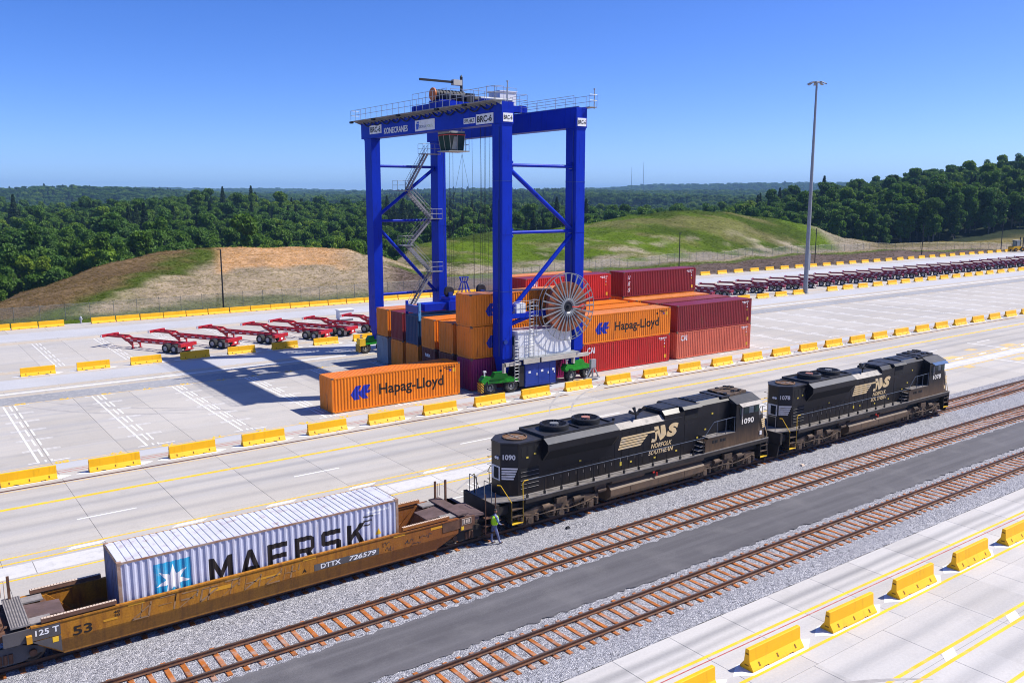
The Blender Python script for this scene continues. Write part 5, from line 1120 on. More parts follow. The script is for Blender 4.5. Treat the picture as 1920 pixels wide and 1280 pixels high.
for sx_, xe, xi, lab in ((1, 3.2, 5.3, 0), (-1, 21.6, 19.6, 1)):
    X = lambda t: xe + sx_ * t
    m = wm(); m.box(min(X(0), X(-1.2)), YT - 1.45, 1.55, max(X(0), X(-1.2)), YT + 1.45, 1.78); m.box(min(X(-1.2), X(-1.9)), YT - .3, .75, max(X(-1.2), X(-1.9)), YT + .3, 1.3); ep = m.build('end_platform', M_RBR if lab == 0 else M_PURP, wc)
    m = wm(); m.box(min(X(.0), X(-.62)), YT - 1.4, 1.80 + .12, max(X(.0), X(-.62)), YT + 1.4, 1.99); tp = m.build('cross_walk', M_TREADP if lab == 0 else M_PURP, ep)
    if lab == 0:
        for q in range(7): m = wm(); m.box(X(-.58) + .085 * q, YT - 1.38, 1.99, X(-.58) + .085 * q + .03, YT + 1.38, 2.0); m.build('tread_bar', M_DGREY, ep)
    for yy in (-1.3, .75): m = wm(); m.box(min(X(.02), X(.72)), YT + yy, 1.86, max(X(.02), X(.72)), YT + yy + .55, 1.92); m.build('step_plate', M_TREADP, ep)
    m = wm(); m.hexa([(X(.02), YT - .6, 1.80), (X(1.25), YT - .6, 1.72), (X(1.25), YT + .7, 1.72), (X(.02), YT + .7, 1.80), (X(.02), YT - .6, 1.86), (X(1.25), YT - .6, 1.78), (X(1.25), YT + .7, 1.78), (X(.02), YT + .7, 1.86)]); m.build('ramp_plate', M_PURP, ep)
    m = wm(); m.hexa([(X(1.3), YT - 1.2, .5), (X(1.5), YT - 1.2, .5), (X(1.5), YT + 1.2, .5), (X(1.3), YT + 1.2, .5), (X(.6), YT - 1.2, 1.75), (X(.8), YT - 1.2, 1.75), (X(.8), YT + 1.2, 1.75), (X(.6), YT + 1.2, 1.75)]); m.build('end_bulkhead', M_RBR, ep)
    for yy in (-1.28, 1.2): m = wm(); m.prism([(X(.3), 1.0), (X(2.2), .6), (X(.9), 1.85), (X(.3), 1.85)], 'y', YT + yy, YT + yy + .06); m.build('gusset', M_WELL, ep)
    for (xx, yy, hh) in ((-.35, 1.3, .95), (-.75, .95, 1.05)):
        m = wm(); m.box(X(xx) - .05, YT + yy - .04, 1.75, X(xx) + .05, YT + yy + .04, 1.95 + hh); m.build('stanchion', M_RBR, ep)
    m = wm(); m.path([(X(-.5), YT + 1.3, 2.0), (X(-.5), YT + 1.3, 2.75), (X(-.62), YT + 1.3, 2.75), (X(-.62), YT + 1.3, 2.1)], .018, 4); m.build('grab_iron', M_PALE, ep)
    # side end panel
    m = wm(); m.box(min(X(-.9), X(.95)), y0 - .02, 1.34, max(X(-.9), X(.95)), y0 + .05, 1.84); pn = m.build('end_panel', M_DGREY if lab == 0 else M_RBR, wc)
    if lab == 0:
        m = wm(); m.prism([(3.2, 1.3), (4.15, 1.3), (4.15, .68)], 'y', y0 - .018, y0 + .04); m.build('gusset_panel', M_DGREY, wc)
        m = wm(); put(m, text_geo('125 T', .025), (3.32, y0 - .026, 1.50), (1, 0, 0), (0, 0, 1), .22, .78); m.build('lettering', M_LWH, pn)
        m = wm(); m.box(3.86, y0 - .026, 1.1, 4.06, y0 - .018, 1.3); m.build('notice', M_LYE, wc)
        m = wm(); m.box(3.02, y0 - .2, 1.35, 3.2, y0 - .03, 1.62); m.build('jack_pad', M_BRY, ep)
    else:
        m = wm(); m.box(21.66, y0 - .04, 1.2, 22.35, y0 + .02, 1.86); p2_ = m.build('sign_plate', M_RBR, wc); m = wm(); m.box(21.74, y0 - .05, 1.5, 22.28, y0 - .04, 1.8); m.build('sign_border', M_PALE, p2_); m = wm(); m.box(21.77, y0 - .055, 1.53, 22.25, y0 - .05, 1.77); m.build('sign_panel', M_BLKP, p2_)
        for q in range(3): m = wm(); m.box(21.82 + .14 * q, y0 - .06, 1.56, 21.92 + .14 * q, y0 - .055, 1.74); m.build('sign_mark', M_PALE, p2_)
        m = wm(); m.box(21.7, y0 - .05, 1.24, 21.85, y0 - .04, 1.42); m.build('notice', M_LYE, p2_)
        m = wm(); m.box(22.2, y0, 1.72, 23.1, YT + .4, 1.80); m.box(22.3, YT + .4, 1.72, 23.0, YT + 1.4, 1.78); m.build('crossover_platform', M_PURP, ep)
        m = wm(); m.path([(23.15, y0 - .02, .65), (23.15, y0 - .02, 2.75)], .03, 5); m.path([(23.75, y0 - .02, .65), (23.75, y0 - .02, 2.7)], .03, 5)
        for z in (.65, 1.05, 1.45): m.box(23.13, y0 - .04, z, 23.77, y0 + .2, z + .05)
        m.build('end_ladder', M_RBR, ep)
    # truck
    tx = X(-.85); t = empty('truck', Vector((tx, YT, RT)) - WO, parent=wc)
    for s in (-1, 1):
        m = MB(); y = s * 1.0; m.prism([(-1.25, .38), (-.95, .38), (-.55, .2), (.55, .2), (.95, .38), (1.25, .38), (1.25, .62), (.5, .86), (-.5, .86), (-1.25, .62)], 'y', y - .07, y + .07); sf = m.build('side_frame', M_UND2 if lab else M_DGREY, t)
        for bx in (-.89, .89): m = MB(); m.tube((bx, y, .48), (bx, y + s * .2, .48), .13, 12); m.build('bearing', M_RBR, t)
        m = MB()
        for bx in (-.18, 0, .18): m.tube((bx, y + s * .06, .26), (bx, y + s * .06, .62), .075, 8)
        m.build('spring', M_RBR, t)['kind'] = 'stuff'
    for bx in (-.89, .89):
        for s in (-1, 1): w = link(WHEEL, 'wheel', M_TREAD, t); w.location = (bx, s * .755, .48); w.rotation_euler = (0, 0, 0 if s < 0 else pi); w.scale = (.9, .9, .9)
        m = MB(); m.tube((bx, -.75, .48), (bx, .75, .48), .08, 8); m.build('axle', M_UND2, t)
    m = wm(); m.box(min(X(-1.9), X(-2.35)), YT - .13, .82, max(X(-1.9), X(-2.35)), YT + .13, 1.12); m.build('coupler', M_RBR, wc)
m = wm(); m.tube((2.2, YT - .55, 1.75), (2.2, YT + .1, 1.75), .22, 12); m.box(2.3, YT - .9, 1.4, 2.9, YT - .3, 1.72); m.path([(2.9, YT - .8, 1.75), (2.4, YT - 1.0, 1.9), (2.0, YT - 1.1, 1.3), (1.7, YT - 1.0, .9)], .05, 6); m.build('brake_gear', M_RBR, wc)
m = wm(); m.lathe([(.0, -.03), (.3, -.03), (.32, .02), (.0, .03)], (1.85, YT - .95, 1.6), 'x', 16); m.build('brake_wheel', M_RBR, wc)
# lettering and graffiti on the near side
ys = y0 - .006
def flat(txt, x, z, h, w, mat, bold=.02, name='lettering', shear=0, lean=0): m = wm(); put(m, text_geo(txt, bold, shear), (x, ys - .004, z), (1, 0, 0), (0, lean, 1), h, w); return m.build(name, mat, wc)
def patch(x0, x1, z0, z1, mat, dy=0., name='paint_patch'): m = wm(); m.add([(x0, ys - dy, z0), (x1, ys - dy, z0), (x1, ys - dy, z1), (x0, ys - dy, z1)], [(0, 1, 2, 3)]); return m.build(name, mat, wc)
patch(14.1, 17.25, 1.14, 1.44, M_DGREY); flat('DTTX', 14.4, 1.19, .21, .95, M_LWH, .02); flat('726579', 15.75, 1.19, .21, 1.35, M_LWH, .02, shear=.2)
flat('53', 4.55, 1.14, .36, .66, M_BLK, .02); flat('40', 5.98, 1.6, .1, .22, M_BLK); flat('20', 5.98, 1.46, .1, .22, M_BLK); flat('A', 13.55, 1.2, .16, .2, M_BLK)
for a, b, z, h in ((6.5, 7.1, 1.72, .1), (10.3, 10.8, 1.74, .09), (13.6, 14.2, 1.72, .1), (18.0, 18.6, 1.72, .1), (5.6, 6.1, 1.36, .09), (9.6, 10.5, 1.42, .16), (20.0, 20.9, 1.62, .12), (11.4, 12.6, 1.4, .09)): patch(a, b, z, z + h, M_BRY, .002)
rg = random.Random(5)
def stroke(m, a, b, w):
    A, B_ = Vector(a), Vector(b); d = B_ - A; n_ = Vector((-d.z, 0, d.x)).normalized() * w / 2; m.add([tuple(A - n_), tuple(B_ - n_), tuple(B_ + n_), tuple(A + n_)], [(0, 1, 2, 3)])
for i, x in enumerate((6.6, 7.55, 8.4, 9.2, 10.1, 11.0, 11.9, 12.7)):              # faded block letters sprayed along the side
    m = wm(); z0, z1 = 1.14, 1.14 + rg.uniform(.5, .62); sl = .12; w = .62; yy = ys - .003
    P_ = lambda a, t: (x + a * w + sl * t, yy, z0 + (z1 - z0) * t)
    for (a0, t0, a1, t1) in rg.sample([(0, 0, 0, 1), (0, 1, 1, 1), (0, .5, .8, .5), (1, 1, 1, .5), (0, 0, 1, 0), (.5, 0, .5, 1), (0, 0, 1, .8), (1, .0, 1, 1)], 4): stroke(m, P_(a0, t0), P_(a1, t1), rg.uniform(.03, .075))
    m.build('graffiti', M_GRAF, wc)
for (x, z) in ((17.5, 1.5), (17.6, 1.25), (18.6, 1.35), (19.4, 1.4), (18.9, 1.15)):
    m = wm(); px_, pz_ = x, z
    for q in range(9):
        nx_, nz_ = px_ + rg.uniform(-.04, .16), z + rg.uniform(-.11, .13); A, B_ = Vector((px_, ys - .003, pz_)), Vector((nx_, ys - .003, nz_)); d = B_ - A; n_ = Vector((-d.z, 0, d.x)).normalized() * .013; m.add([tuple(A - n_), tuple(B_ - n_), tuple(B_ + n_), tuple(A + n_)], [(0, 1, 2, 3)]); px_, pz_ = nx_, nz_
    m.build('graffiti', M_GRAFD, wc)
M_LAV = paint('container_pale_lavender', (.50, .515, .63), .5, 0, .06, .5, (.34, .30, .30), .2, True, .35); M_LAVR = paint('container_pale_roof', (.55, .56, .64), .55, 0, .08, .8, (.30, .17, .10), .22); M_RUSTP = paint('rust_eaten_paint', (.36, .27, .21), .7, 0, .25, 2.5, (.24, .09, .03), .75)
mk = container(6.26, 34.17, .54, M_LAV, 'pale lavender container with a white star emblem riding in the well car', None, 'h', roof=M_LAVR)
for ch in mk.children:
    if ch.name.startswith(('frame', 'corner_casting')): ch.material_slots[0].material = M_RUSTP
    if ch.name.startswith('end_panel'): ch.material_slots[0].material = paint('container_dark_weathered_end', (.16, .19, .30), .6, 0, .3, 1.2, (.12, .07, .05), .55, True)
link(lmesh('star_square', lambda: on_corrugation(rect_geo(), 1.32, .85, 1.62, 1.42)), 'emblem', M_SKY, mk)
sg = star_geo(7, .68, .27); link(lmesh('star_shape', lambda: on_corrugation(([(a + .68, b + .68) for a, b in sg[0]], sg[1]), 1.35, 1.0, 1.0, 1.36, -.008)), 'emblem', M_LWH, mk)
def block_letters():
    T = .215; q = lambda *p: list(p)
    def bar(x0, z0, x1, z1): return q((x0, z0), (x1, z0), (x1, z1), (x0, z1))
    G = {'M': [bar(0, 0, T, 1), bar(1 - T, 0, 1, 1), q((T, 1), (T, .62), (.5, .12), (.5, .5)), q((1 - T, 1), (.5, .5), (.5, .12), (1 - T, .62))],
         'A': [q((0, 0), (T * 1.1, 0), (.60, 1), (.40, 1)), q((1 - T * 1.1, 0), (1, 0), (.60, 1), (.5, .72)), bar(.26, .2, .74, .37)],
         'E': [bar(0, 0, T, 1), bar(T, 0, .92, .19), bar(T, .41, .86, .59), bar(T, .81, .92, 1)],
         'R': [bar(0, 0, T, 1), bar(T, .82, .74, 1), bar(T, .36, .74, .54), q((.74, .36), (.92, .48), (.92, .88), (.74, 1)), q((.5, .36), (.74, .36), (.98, 0), (.72, 0))],
         'S': [bar(.08, 0, .84, .19), bar(.08, .41, .84, .59), bar(.08, .81, .94, 1), q((.08, .41), (.08, 1), (-.02, .9), (-.02, .5)), bar(.08, .59, .2, .81), q((.84, 0), (.96, .1), (.96, .5), (.84, .59)), bar(.72, .19, .84, .41)],
         'K': [bar(0, 0, T, 1), q((T, .36), (T, .62), (.66, 1), (.96, 1)), q((.42, .56), (.58, .68), (1.0, 0), (.72, 0))]}
    vs, fs, x = [], [], 0.
    for ch in 'MAERSK':
        for p in G[ch]:
            b = len(vs); vs += [(x + a, z) for a, z in p]; fs.append((b, b + 1, b + 2, b + 3))
        x += 1.27
    return vs, fs
link(lmesh('star_line_text', lambda: on_corrugation(block_letters(), 3.45, 1.0, 1.16, 7.1)), 'lettering', M_BLK, mk)
link(lmesh('maersk_tri', lambda: on_corrugation(([(0, 0), (1, 0), (.5, 1)], [(0, 1, 2)]), 11.0, 1.42, .3, .3)), 'sticker', M_LYE, mk)
for q in range(3): link(lmesh('maersk_id%d' % q, lambda: on_corrugation(rect_geo(), 10.4, 2.35 - .2 * q, .07, .5 - .08 * q)), 'data_marking', M_DGREY, mk)
# ================================================================== barriers
M_BAR = paint('barrier_yellow', (.86, .455, .004), .55, 0, .07, .7, (.62, .31, .01), .22, True, .35, .05); M_BSLOT = paint('barrier_pocket', (.20, .10, .01), .8)
def barrier_mesh(L, key):
    """Jersey profile with two fork pockets at the foot"""
    prof = [(-.305, 0), (-.305, .075), (-.125, .33), (-.085, .80), (-.065, .82), (.065, .82), (.085, .80), (.125, .33), (.305, .075), (.305, 0)]
    m = MB(); xs = [0, .62, .66, .92, .96, L - .96, L - .92, L - .66, L - .62, L]; vs = []; fs = []; n = len(prof)
    def lift(x): return .07 if (.66 <= x <= .92 or L - .92 <= x <= L - .66) else 0
    for x in xs:
        dz = lift(x)
        for i, (y, z) in enumerate(prof): vs.append((x, y, max(z, dz) if z < .08 else z))
    for a in range(len(xs) - 1):
        for i in range(n): j = (i + 1) % n; fs.append((a * n + i, a * n + j, (a + 1) * n + j, (a + 1) * n + i))
    fs += [tuple(range(n)), tuple(range((len(xs) - 1) * n + n - 1, (len(xs) - 1) * n - 1, -1))]
    m.add(vs, fs); return m.mesh('barrier' + key)
def slot_mesh(L):
    m = MB()
    for x in (.45, L / 2, L - .45):
        for s in (-1, 1): m.add([(x - .035, s * .262, .145), (x + .035, s * .262, .145), (x + .03, s * .19, .25), (x - .03, s * .19, .25)], [(0, 1, 2, 3)])
    return m.mesh('drain_slot')
BL = 3.06; BARM = barrier_mesh(BL, ''); SLOTS = []
for x in (.45, BL / 2, BL - .45):
    m = MB(); m.add([(x - .045, -.275, .13), (x + .045, -.275, .13), (x + .035, -.185, .26), (x - .035, -.185, .26)], [(0, 1, 2, 3)]); SLOTS.append(m.mesh('anchor_slot'))
ENDM = MB(); ENDM.box(-.004, -.07, .6, .0, .07, .66); ENDM.box(-.004, -.09, .16, .0, .09, .21); ENDM = ENDM.mesh('end_loop')
def barrier(x, y, label, group, detail=True, j=.02):
    o = link(BARM, 'concrete_barrier', M_BAR); o.location = (x + random.uniform(-j, j) * 2, y + random.uniform(-j, j) * 2, .0); o.rotation_euler = (0, 0, random.uniform(-.014, .014)); tag(o, label, 'barrier', group)
    if detail:
        for q in SLOTS: link(q, 'anchor_slot', M_BSLOT, o)
        link(ENDM, 'end_loop', M_BSLOT, o)
    return o
def pad(x, y, root, l=.8):
    m = MB(); m.add([(x - l, y, .006), (x - .1, y - .42, .006), (x + BL + .1, y - .42, .006), (x + BL + l, y, .006), (x + BL + .1, y + .42, .006), (x - .1, y + .42, .006)], [(0, 1, 2, 3, 4, 5)]); m.build('white_diamond', M_WHT, root)
vis = lambda x, y: -60 < project(x + BL, y, .4)[0] and project(x, y, .4)[0] < 1960 and project(x, y, .8)[1] < 1330
def row(x0, pitch, n, y, what, group, detail, pads, root, skip=()):
    k = 0
    for i in range(n):
        x = x0 + pitch * i
        if i in skip or not vis(x, y): continue
        barrier(x, y, 'yellow concrete barrier, %s from the left in %s' % (ordn(k), what), group, detail); k += 1
        if pads: pad(x, y, root)
row(14.6, 4.96, 8, 18.8, 'the near row on the white loading strip', 'barriers on the loading strip', True, True, NEAR_YARD)
row(4.72, 4.905, 30, 58.7, 'the row beside the crane wheels', 'barriers along the crane lane', True, True, FAR_YARD)
row(10.15, 5.078, 44, 95.1, 'the spaced row before the trailer chassis', 'barriers before the chassis', True, True, FAR_YARD, skip=(25,))
row(-2.6, 3.2, 7, 130.2, 'the short closed run by the far fence', 'barriers of the short far run', False, False, FAR_YARD)
row(23.15, 3.2, 20, 130.2, 'the long closed run by the far fence', 'barriers of the long far run', False, False, FAR_YARD)
row(148.3, 5.72, 27, 131.4, 'the spaced far row by the brown verge', 'barriers along the verge', False, False, FAR_YARD)

# ================================================================== trailer chassis
M_CHR = paint('chassis_red', (.40, .010, .02), .45, 0, .15, .8, (.12, .02, .02), .25); M_CHD = paint('chassis_dark_red', (.20, .008, .026), .5, 0, .15, .8, (.06, .02, .02), .3); M_FLAP = paint('grey_mud_flap', (.33, .33, .34), .5); M_WRIM = paint('white_wheel_disc', (.48, .48, .48), .45, .1, .15)
TT = tyre_mesh(.51, .58, 'trailer_tyre'); TR = rim_mesh(.51, .58, 'trailer_rim')
def make_chassis(mat, flag, full):
    """front of the trailer at local +y; root on the ground under the rear axle"""
    c = empty('trailer_chassis'); L = 11.2
    m = MB()
    for x in (-.5, .5): m.box(x - .06, -1.3, .78, x + .06, 7.3, 1.12); m.hexa([(x - .06, 7.3, .78), (x + .06, 7.3, .78), (x + .06, 7.9, 1.12), (x - .06, 7.9, 1.12), (x - .06, 7.3, 1.12), (x + .06, 7.3, 1.12), (x + .06, 7.9, 1.36), (x - .06, 7.9, 1.36)]); m.box(x - .06, 7.85, 1.14, x + .06, 10.4, 1.36)
    for y in np.arange(-.8, 10.2, 1.05): z = 1.0 if y < 7.4 else 1.24; m.box(-.5, y - .05, z - .1, .5, y + .05, z + .05)
    fr = m.build('frame', mat, c)
    m = MB(); m.box(-1.2, 10.3, 1.12, 1.2, 10.6, 1.42); fb = m.build('front_bolster', mat, c)
    if full:
        for s in (-1, 1): m = MB(); m.box(min(s * 1.2, s * 1.28), 10.32, 1.14, max(s * 1.2, s * 1.28), 10.58, 1.4); m.build('twist_lock', M_LWH, fb)
        m = MB()
        for q in range(6): m.box(-.565, .4 + q * 1.15, .9, -.56, .9 + q * 1.15, 1.0)
        m.build('reflective_marks', M_LWH, fr)['kind'] = 'stuff'
    m = MB(); m.box(-1.2, -1.75, .78, 1.2, -1.35, 1.15); rb = m.build('rear_bolster', mat, c)
    if full:
        m = MB(); m.box(-.45, -1.79, .42, .45, -1.7, .80); m.box(-.7, -1.8, .36, .7, -1.72, .46); m.build('bumper', mat, rb); m = MB(); m.box(-.16, -1.80, .52, .16, -1.79, .72); m.build('number_plate', M_LWH, rb)
        for x in (-1.0, -.75, .65, .9): m = MB(); m.box(x, -1.77, .95, x + .14, -1.75, 1.03); m.build('lamp', M_RDT, rb)
    for x in (-.55, .55):
        m = MB(); m.box(x - .07, 6.2, .08, x + .07, 6.34, .9); m.box(x - .16, 6.1, .02, x + .16, 6.44, .08); m.prism([(6.3, .8), (7.1, .8), (6.34, .3)], 'x', x - .03, x + .03); m.build('landing_leg', mat, c)
    m = MB(); m.tube((-.55, 6.27, .45), (.55, 6.27, .45), .03, 5); m.build('leg_brace', mat, c)
    for y in (-.62, .62):
        m = MB(); m.box(-.95, y - .07, .44, .95, y + .07, .58); m.box(-.58, y - .45, .58, .58, y + .45, .78) ; m.build('axle', M_DRK, c)
        for s in (-1, 1):
            w = link(TT, 'tyre', M_TYRE, c); w.location = (s * .93, y, .51); w.rotation_euler = (0, 0, pi / 2); r = link(TR, 'rim', M_WRIM, w)
    for s in (-1, 1):
        m = MB(); m.box(s * .93 - .3, -1.32, .22, s * .93 + .3, -1.29, .82); m.build('mud_flap', M_FLAP, c)
    return c
CHA = make_chassis(M_CHR, 0, True); CHB = make_chassis(M_CHD, 1, True)
usedA = usedB = False
CHROT = math.atan2(.50, .866)
spots = [(26.45, 100.3), (31.75, 100.5), (37.3, 100.3), (42.9, 99.9), (46.7, 100.6), (51.1, 100.3), (56.6, 100.0)]
for i, (x, y) in enumerate(spots):
    o = CHA if i == 0 else copy_tree(CHA); o.location = (x, y, 0); o.rotation_euler = (0, 0, CHROT + random.uniform(-.03, .03))
    tag(o, 'bright red trailer chassis, %s from the left beyond the crane shadow' % ordn(i), 'trailer chassis', 'red chassis beyond the crane shadow')
k = 0
for i in range(32):
    x = 109.6 + 5.04 * i; u = project(x, 101, .5)[0]
    if u > 1990: break
    o = CHB if k == 0 else copy_tree(CHB); o.location = (x + random.uniform(-.25, .25), 101.0 + random.uniform(-.35, .35), 0); o.rotation_euler = (0, 0, CHROT + random.uniform(-.045, .045))
    tag(o, 'dark red trailer chassis, %s from the left in the long line' % ordn(k), 'trailer chassis', 'dark red chassis in the long line'); k += 1

# ================================================================== poles, fences and small things
M_POLE = paint('grey_mast_steel', (.26, .275, .30), .5, .35, .1); M_BRZ = paint('bronze_lamp_post', (.022, .019, .018), .5, .2); M_FPOST = paint('fence_post', (.21, .21, .20), .5, .4)
LM0 = Vector((135.57, 95.1, 0)); mast = empty('light_mast', LM0, 0, 'very tall grey floodlight mast standing in the row of barriers', 'light mast')
m = MB(); m.tube((0, 0, 0), (0, 0, 37), .42, 12, .17); m.build('pole', M_POLE, mast, 40); m = MB(); m.lathe([(.0, .0), (.62, .0), (.62, .07), (.0, .07)], (0, 0, 0), 'z', 16); m.build('base_plate', M_POLE, mast); m = MB(); m.box(.33, -.22, 4.2, .75, .22, 7.2); m.build('winch_box', M_POLE, mast)
m = MB(); m.lathe([(.75, 36.95), (.9, 36.95), (.9, 37.1), (.75, 37.1), (.75, 36.95)], (0, 0, 0), 'z', 20)
for a in range(4): m.tube((0, 0, 37.0), (.8 * cos(a * pi / 2), .8 * sin(a * pi / 2), 37.02), .05, 5)
ring = m.build('lamp_ring', M_POLE, mast)
for q in range(8):
    a = 2 * pi * q / 8; d = Vector((cos(a), sin(a), 0)); p = Vector((0, 0, 37.0)) + d * .9; s_ = Vector((-sin(a), cos(a), 0)); e = p + d * .75 + Vector((0, 0, -.35))
    m = MB(); m.hexa([tuple(v) for v in (p - s_ * .2, p + s_ * .2, e + s_ * .28, e - s_ * .28, p - s_ * .2 + Vector((0, 0, .16)), p + s_ * .2 + Vector((0, 0, .16)), e + s_ * .28 + Vector((0, 0, .14)), e - s_ * .28 + Vector((0, 0, .14)))]); m.build('floodlight', M_POLE, ring)
for i, (x, y, lab) in enumerate(((43.97, 138.2, 'thin dark lamp post by the fence before the sandy mound'), (149.5, 139.0, 'thin dark lamp post behind the high maroon container'), (202.2, 139.4, 'thin dark lamp post on the verge just right of the tall mast'), (257.5, 140.3, 'thin dark lamp post on the verge below the wood'), (306.6, 139.6, 'thin dark lamp post beside the yellow loader'))):
    lp = empty('lamp_post', (x, y, -.1), 0, lab, 'lamp post', 'thin lamp posts along the verge')
    m = MB(); m.tube((0, 0, 0), (0, 0, 9.2), .13, 8, .10); m.build('pole', M_BRZ, lp); m = MB(); m.tube((0, 0, 9.15), (-.4, -.5, 9.25), .05, 5); m.hexa([(-.3, -.75, 9.18), (-.75, -.4, 9.18), (-.5, -.2, 9.18), (-.1, -.5, 9.18), (-.3, -.75, 9.3), (-.75, -.4, 9.3), (-.5, -.2, 9.3), (-.1, -.5, 9.3)]); m.build('lamp_head', M_BRZ, lp)
wk_ = N('chain_link'); v = wk_.coord('Object', (1, 1, 1)); tr_ = wk_.n('BsdfTransparent'); mx = wk_.n('MixShader'); mx.inputs[0].default_value = .24; wk_.out((.33, .33, .32), .5, .3); wk_.l(tr_.outputs[0], mx.inputs[1]); wk_.l(wk_.b.outputs[0], mx.inputs[2]); wk_.l(mx.outputs[0], wk_.t.nodes['Material Output'].inputs[0]); M_WIRE = wk_.m
def zl(x, y): return float(land(np.array([x]), np.array([y]))[0][0])
def fence(pts, label, pitch=3.35, h=2.35):
    a0 = pts[0]; f = empty('chain_link_fence', (a0[0], a0[1], 0), 0, label, 'fence'); o = (a0[0], a0[1], 0); P = []
    for a, b in zip(pts[:-1], pts[1:]):
        d = math.dist(a, b); n = max(1, round(d / pitch)); P += [(a[0] + (b[0] - a[0]) * i / n, a[1] + (b[1] - a[1]) * i / n) for i in range(n)]
    P.append(pts[-1]); Q = [(x, y, zl(x, y)) for x, y in P]; pm = MB(); pm.tube((0, 0, -.2), (0, 0, h + .05), .038, 6); pm.tube((0, 0, h + .05), (-.12, -.22, h + .32), .02, 5); pm = pm.mesh('fence_post')
    for x, y, z in Q: p = link(pm, 'post', M_FPOST, f); p.location = (x - o[0], y - o[1], z)
    for (x, y, z), (x2, y2, z2) in zip(Q[:-1], Q[1:]):
        m = MB(o); m.add([(x, y, z + .03), (x2, y2, z2 + .03), (x2, y2, z2 + h), (x, y, z + h)], [(0, 1, 2, 3)]); m.build('wire_panel', M_WIRE, f); 
    m = MB(o); m.path([(x, y, z + h) for x, y, z in Q], .022, 4); m.build('top_rail', M_FPOST, f); return f
fence([(-25, 137.5), (14.6, 137.5), (44, 138.6), (84, 139.4)], 'chain link fence in front of the sandy mound')
fence([(84, 139.4), (112, 152), (150, 166), (198, 172), (240, 172), (276, 169), (300, 158), (322, 148), (345, 147)], 'chain link fence along the foot of the green mound and the wood edge')
HY = empty('fire_hydrant', (22.0, 131.3, -.1), 0, 'pale fire hydrant in the gap between the closed barrier runs', 'hydrant'); m = MB(); m.lathe([(.0, 0), (.2, 0), (.2, .08), (.12, .1), (.12, .75), (.17, .8), (.15, .95), (.05, 1.1), (.0, 1.1)], (0, 0, 0), 'z', 12); m.build('barrel', M_GALV, HY, 40); m = MB(); m.tube((-.25, 0, .65), (.25, 0, .65), .08, 8); m.build('outlet', M_GALV, HY)
UB = empty('utility_box', (52.9, 112.5, 0), 0, 'white utility box on the concrete behind the crane', 'utility box'); m = MB(); m.box(-1.1, -.6, .25, 1.1, .6, 1.5); m.build('cabinet', M_EHW, UB); m = MB(); m.box(-1.2, -.7, 1.5, 1.2, .7, 1.6); m.build('roof', M_EHW, UB); m = MB(); m.box(-1.0, -.5, 0, 1.0, .5, .25); m.build('plinth', M_POLE, UB)
# yellow loader at the far corner of the yard
LO = empty('loader', (296.5, 130.2, 0), -.35, 'yellow lift truck with tall mast at the far corner of the yard', 'lift truck')
m = MB(); m.prism([(-2.3, .7), (1.6, .6), (1.6, 1.5), (.2, 1.75), (-2.0, 1.75), (-2.4, 1.3)], 'y', -1.1, 1.1); m.build('body', M_BAR, LO)
m = MB()
for x in (-.9, .7):
    for y in (-.75, .75): m.box(x - .05, y - .05, 1.7, x + .05, y + .05, 3.4)
m.box(-1.1, -.9, 3.4, .9, .9, 3.55); m.build('cab_frame', M_DRK, LO); m = MB(); m.box(-.85, -.7, 1.75, .65, .7, 3.38); m.build('cab_glass', M_GLS2, LO); m = MB(); m.box(-1.15, -.95, 3.55, .95, .95, 3.62); m.build('cab_roof', M_LWH, LO)
for y in (-.6, .6): m = MB(); m.box(1.75, y - .1, .3, 2.0, y + .1, 4.6); m.build('mast', M_DRK, LO)
m = MB(); m.box(2.0, -.9, .5, 2.3, .9, 1.3); m.build('carriage', M_BAR, LO)
for x, r in ((-1.5, .6), (1.1, .75)):
    for s in (-1, 1): m = MB(); m.lathe([(r * .4, -.2), (r * .95, -.2), (r, -.12), (r, .12), (r * .95, .2), (r * .4, .2)], (x, s * 1.2, r), 'y', 18); w = m.build('tyre', M_TYRE, LO); m = MB(); m.lathe([(0, s * .12), (r * .42, s * .12), (r * .42, s * .2)], (x, s * 1.2, r), 'y', 14); m.build('rim', M_BAR, w)
# distant radio towers
for x, y, h, lab in ((2060, 2140, 110, 'slim radio tower on the far ridge, the shorter of the pair'), (2105, 2130, 130, 'slim radio tower on the far ridge, the taller of the pair')):
    z = zl(x, y); m = MB((x, y, z)); m.tube((x, y, z), (x, y, z + h), 1.2, 4, .6); o = m.build('radio_tower', M_POLE); o.location = (x, y, z); tag(o, lab, 'tower')
# stones, sign plate and cup lying in the ballast
for i, (x, y, r, lab) in enumerate(((28.0, 33.3, .16, 'dark lump of scrap lying in the ballast below the fuel tank'), (47.2, 32.6, .22, 'small tan cover plate lying in the ballast below the front locomotive'))):
    m = MB((x, y, .05)); m.hexa([(x - r, y - r * .6, .05), (x + r * .8, y - r * .5, .05), (x + r, y + r * .5, .05), (x - r * .7, y + r * .6, .05), (x - r * .6, y - r * .4, .15), (x + r * .6, y - r * .3, .12), (x + r * .5, y + r * .4, .16), (x - r * .5, y + r * .4, .13)]); o = m.build('scrap_piece', M_BLKP if i == 0 else M_PALE); o.location = (x, y, .05); tag(o, lab, 'scrap')

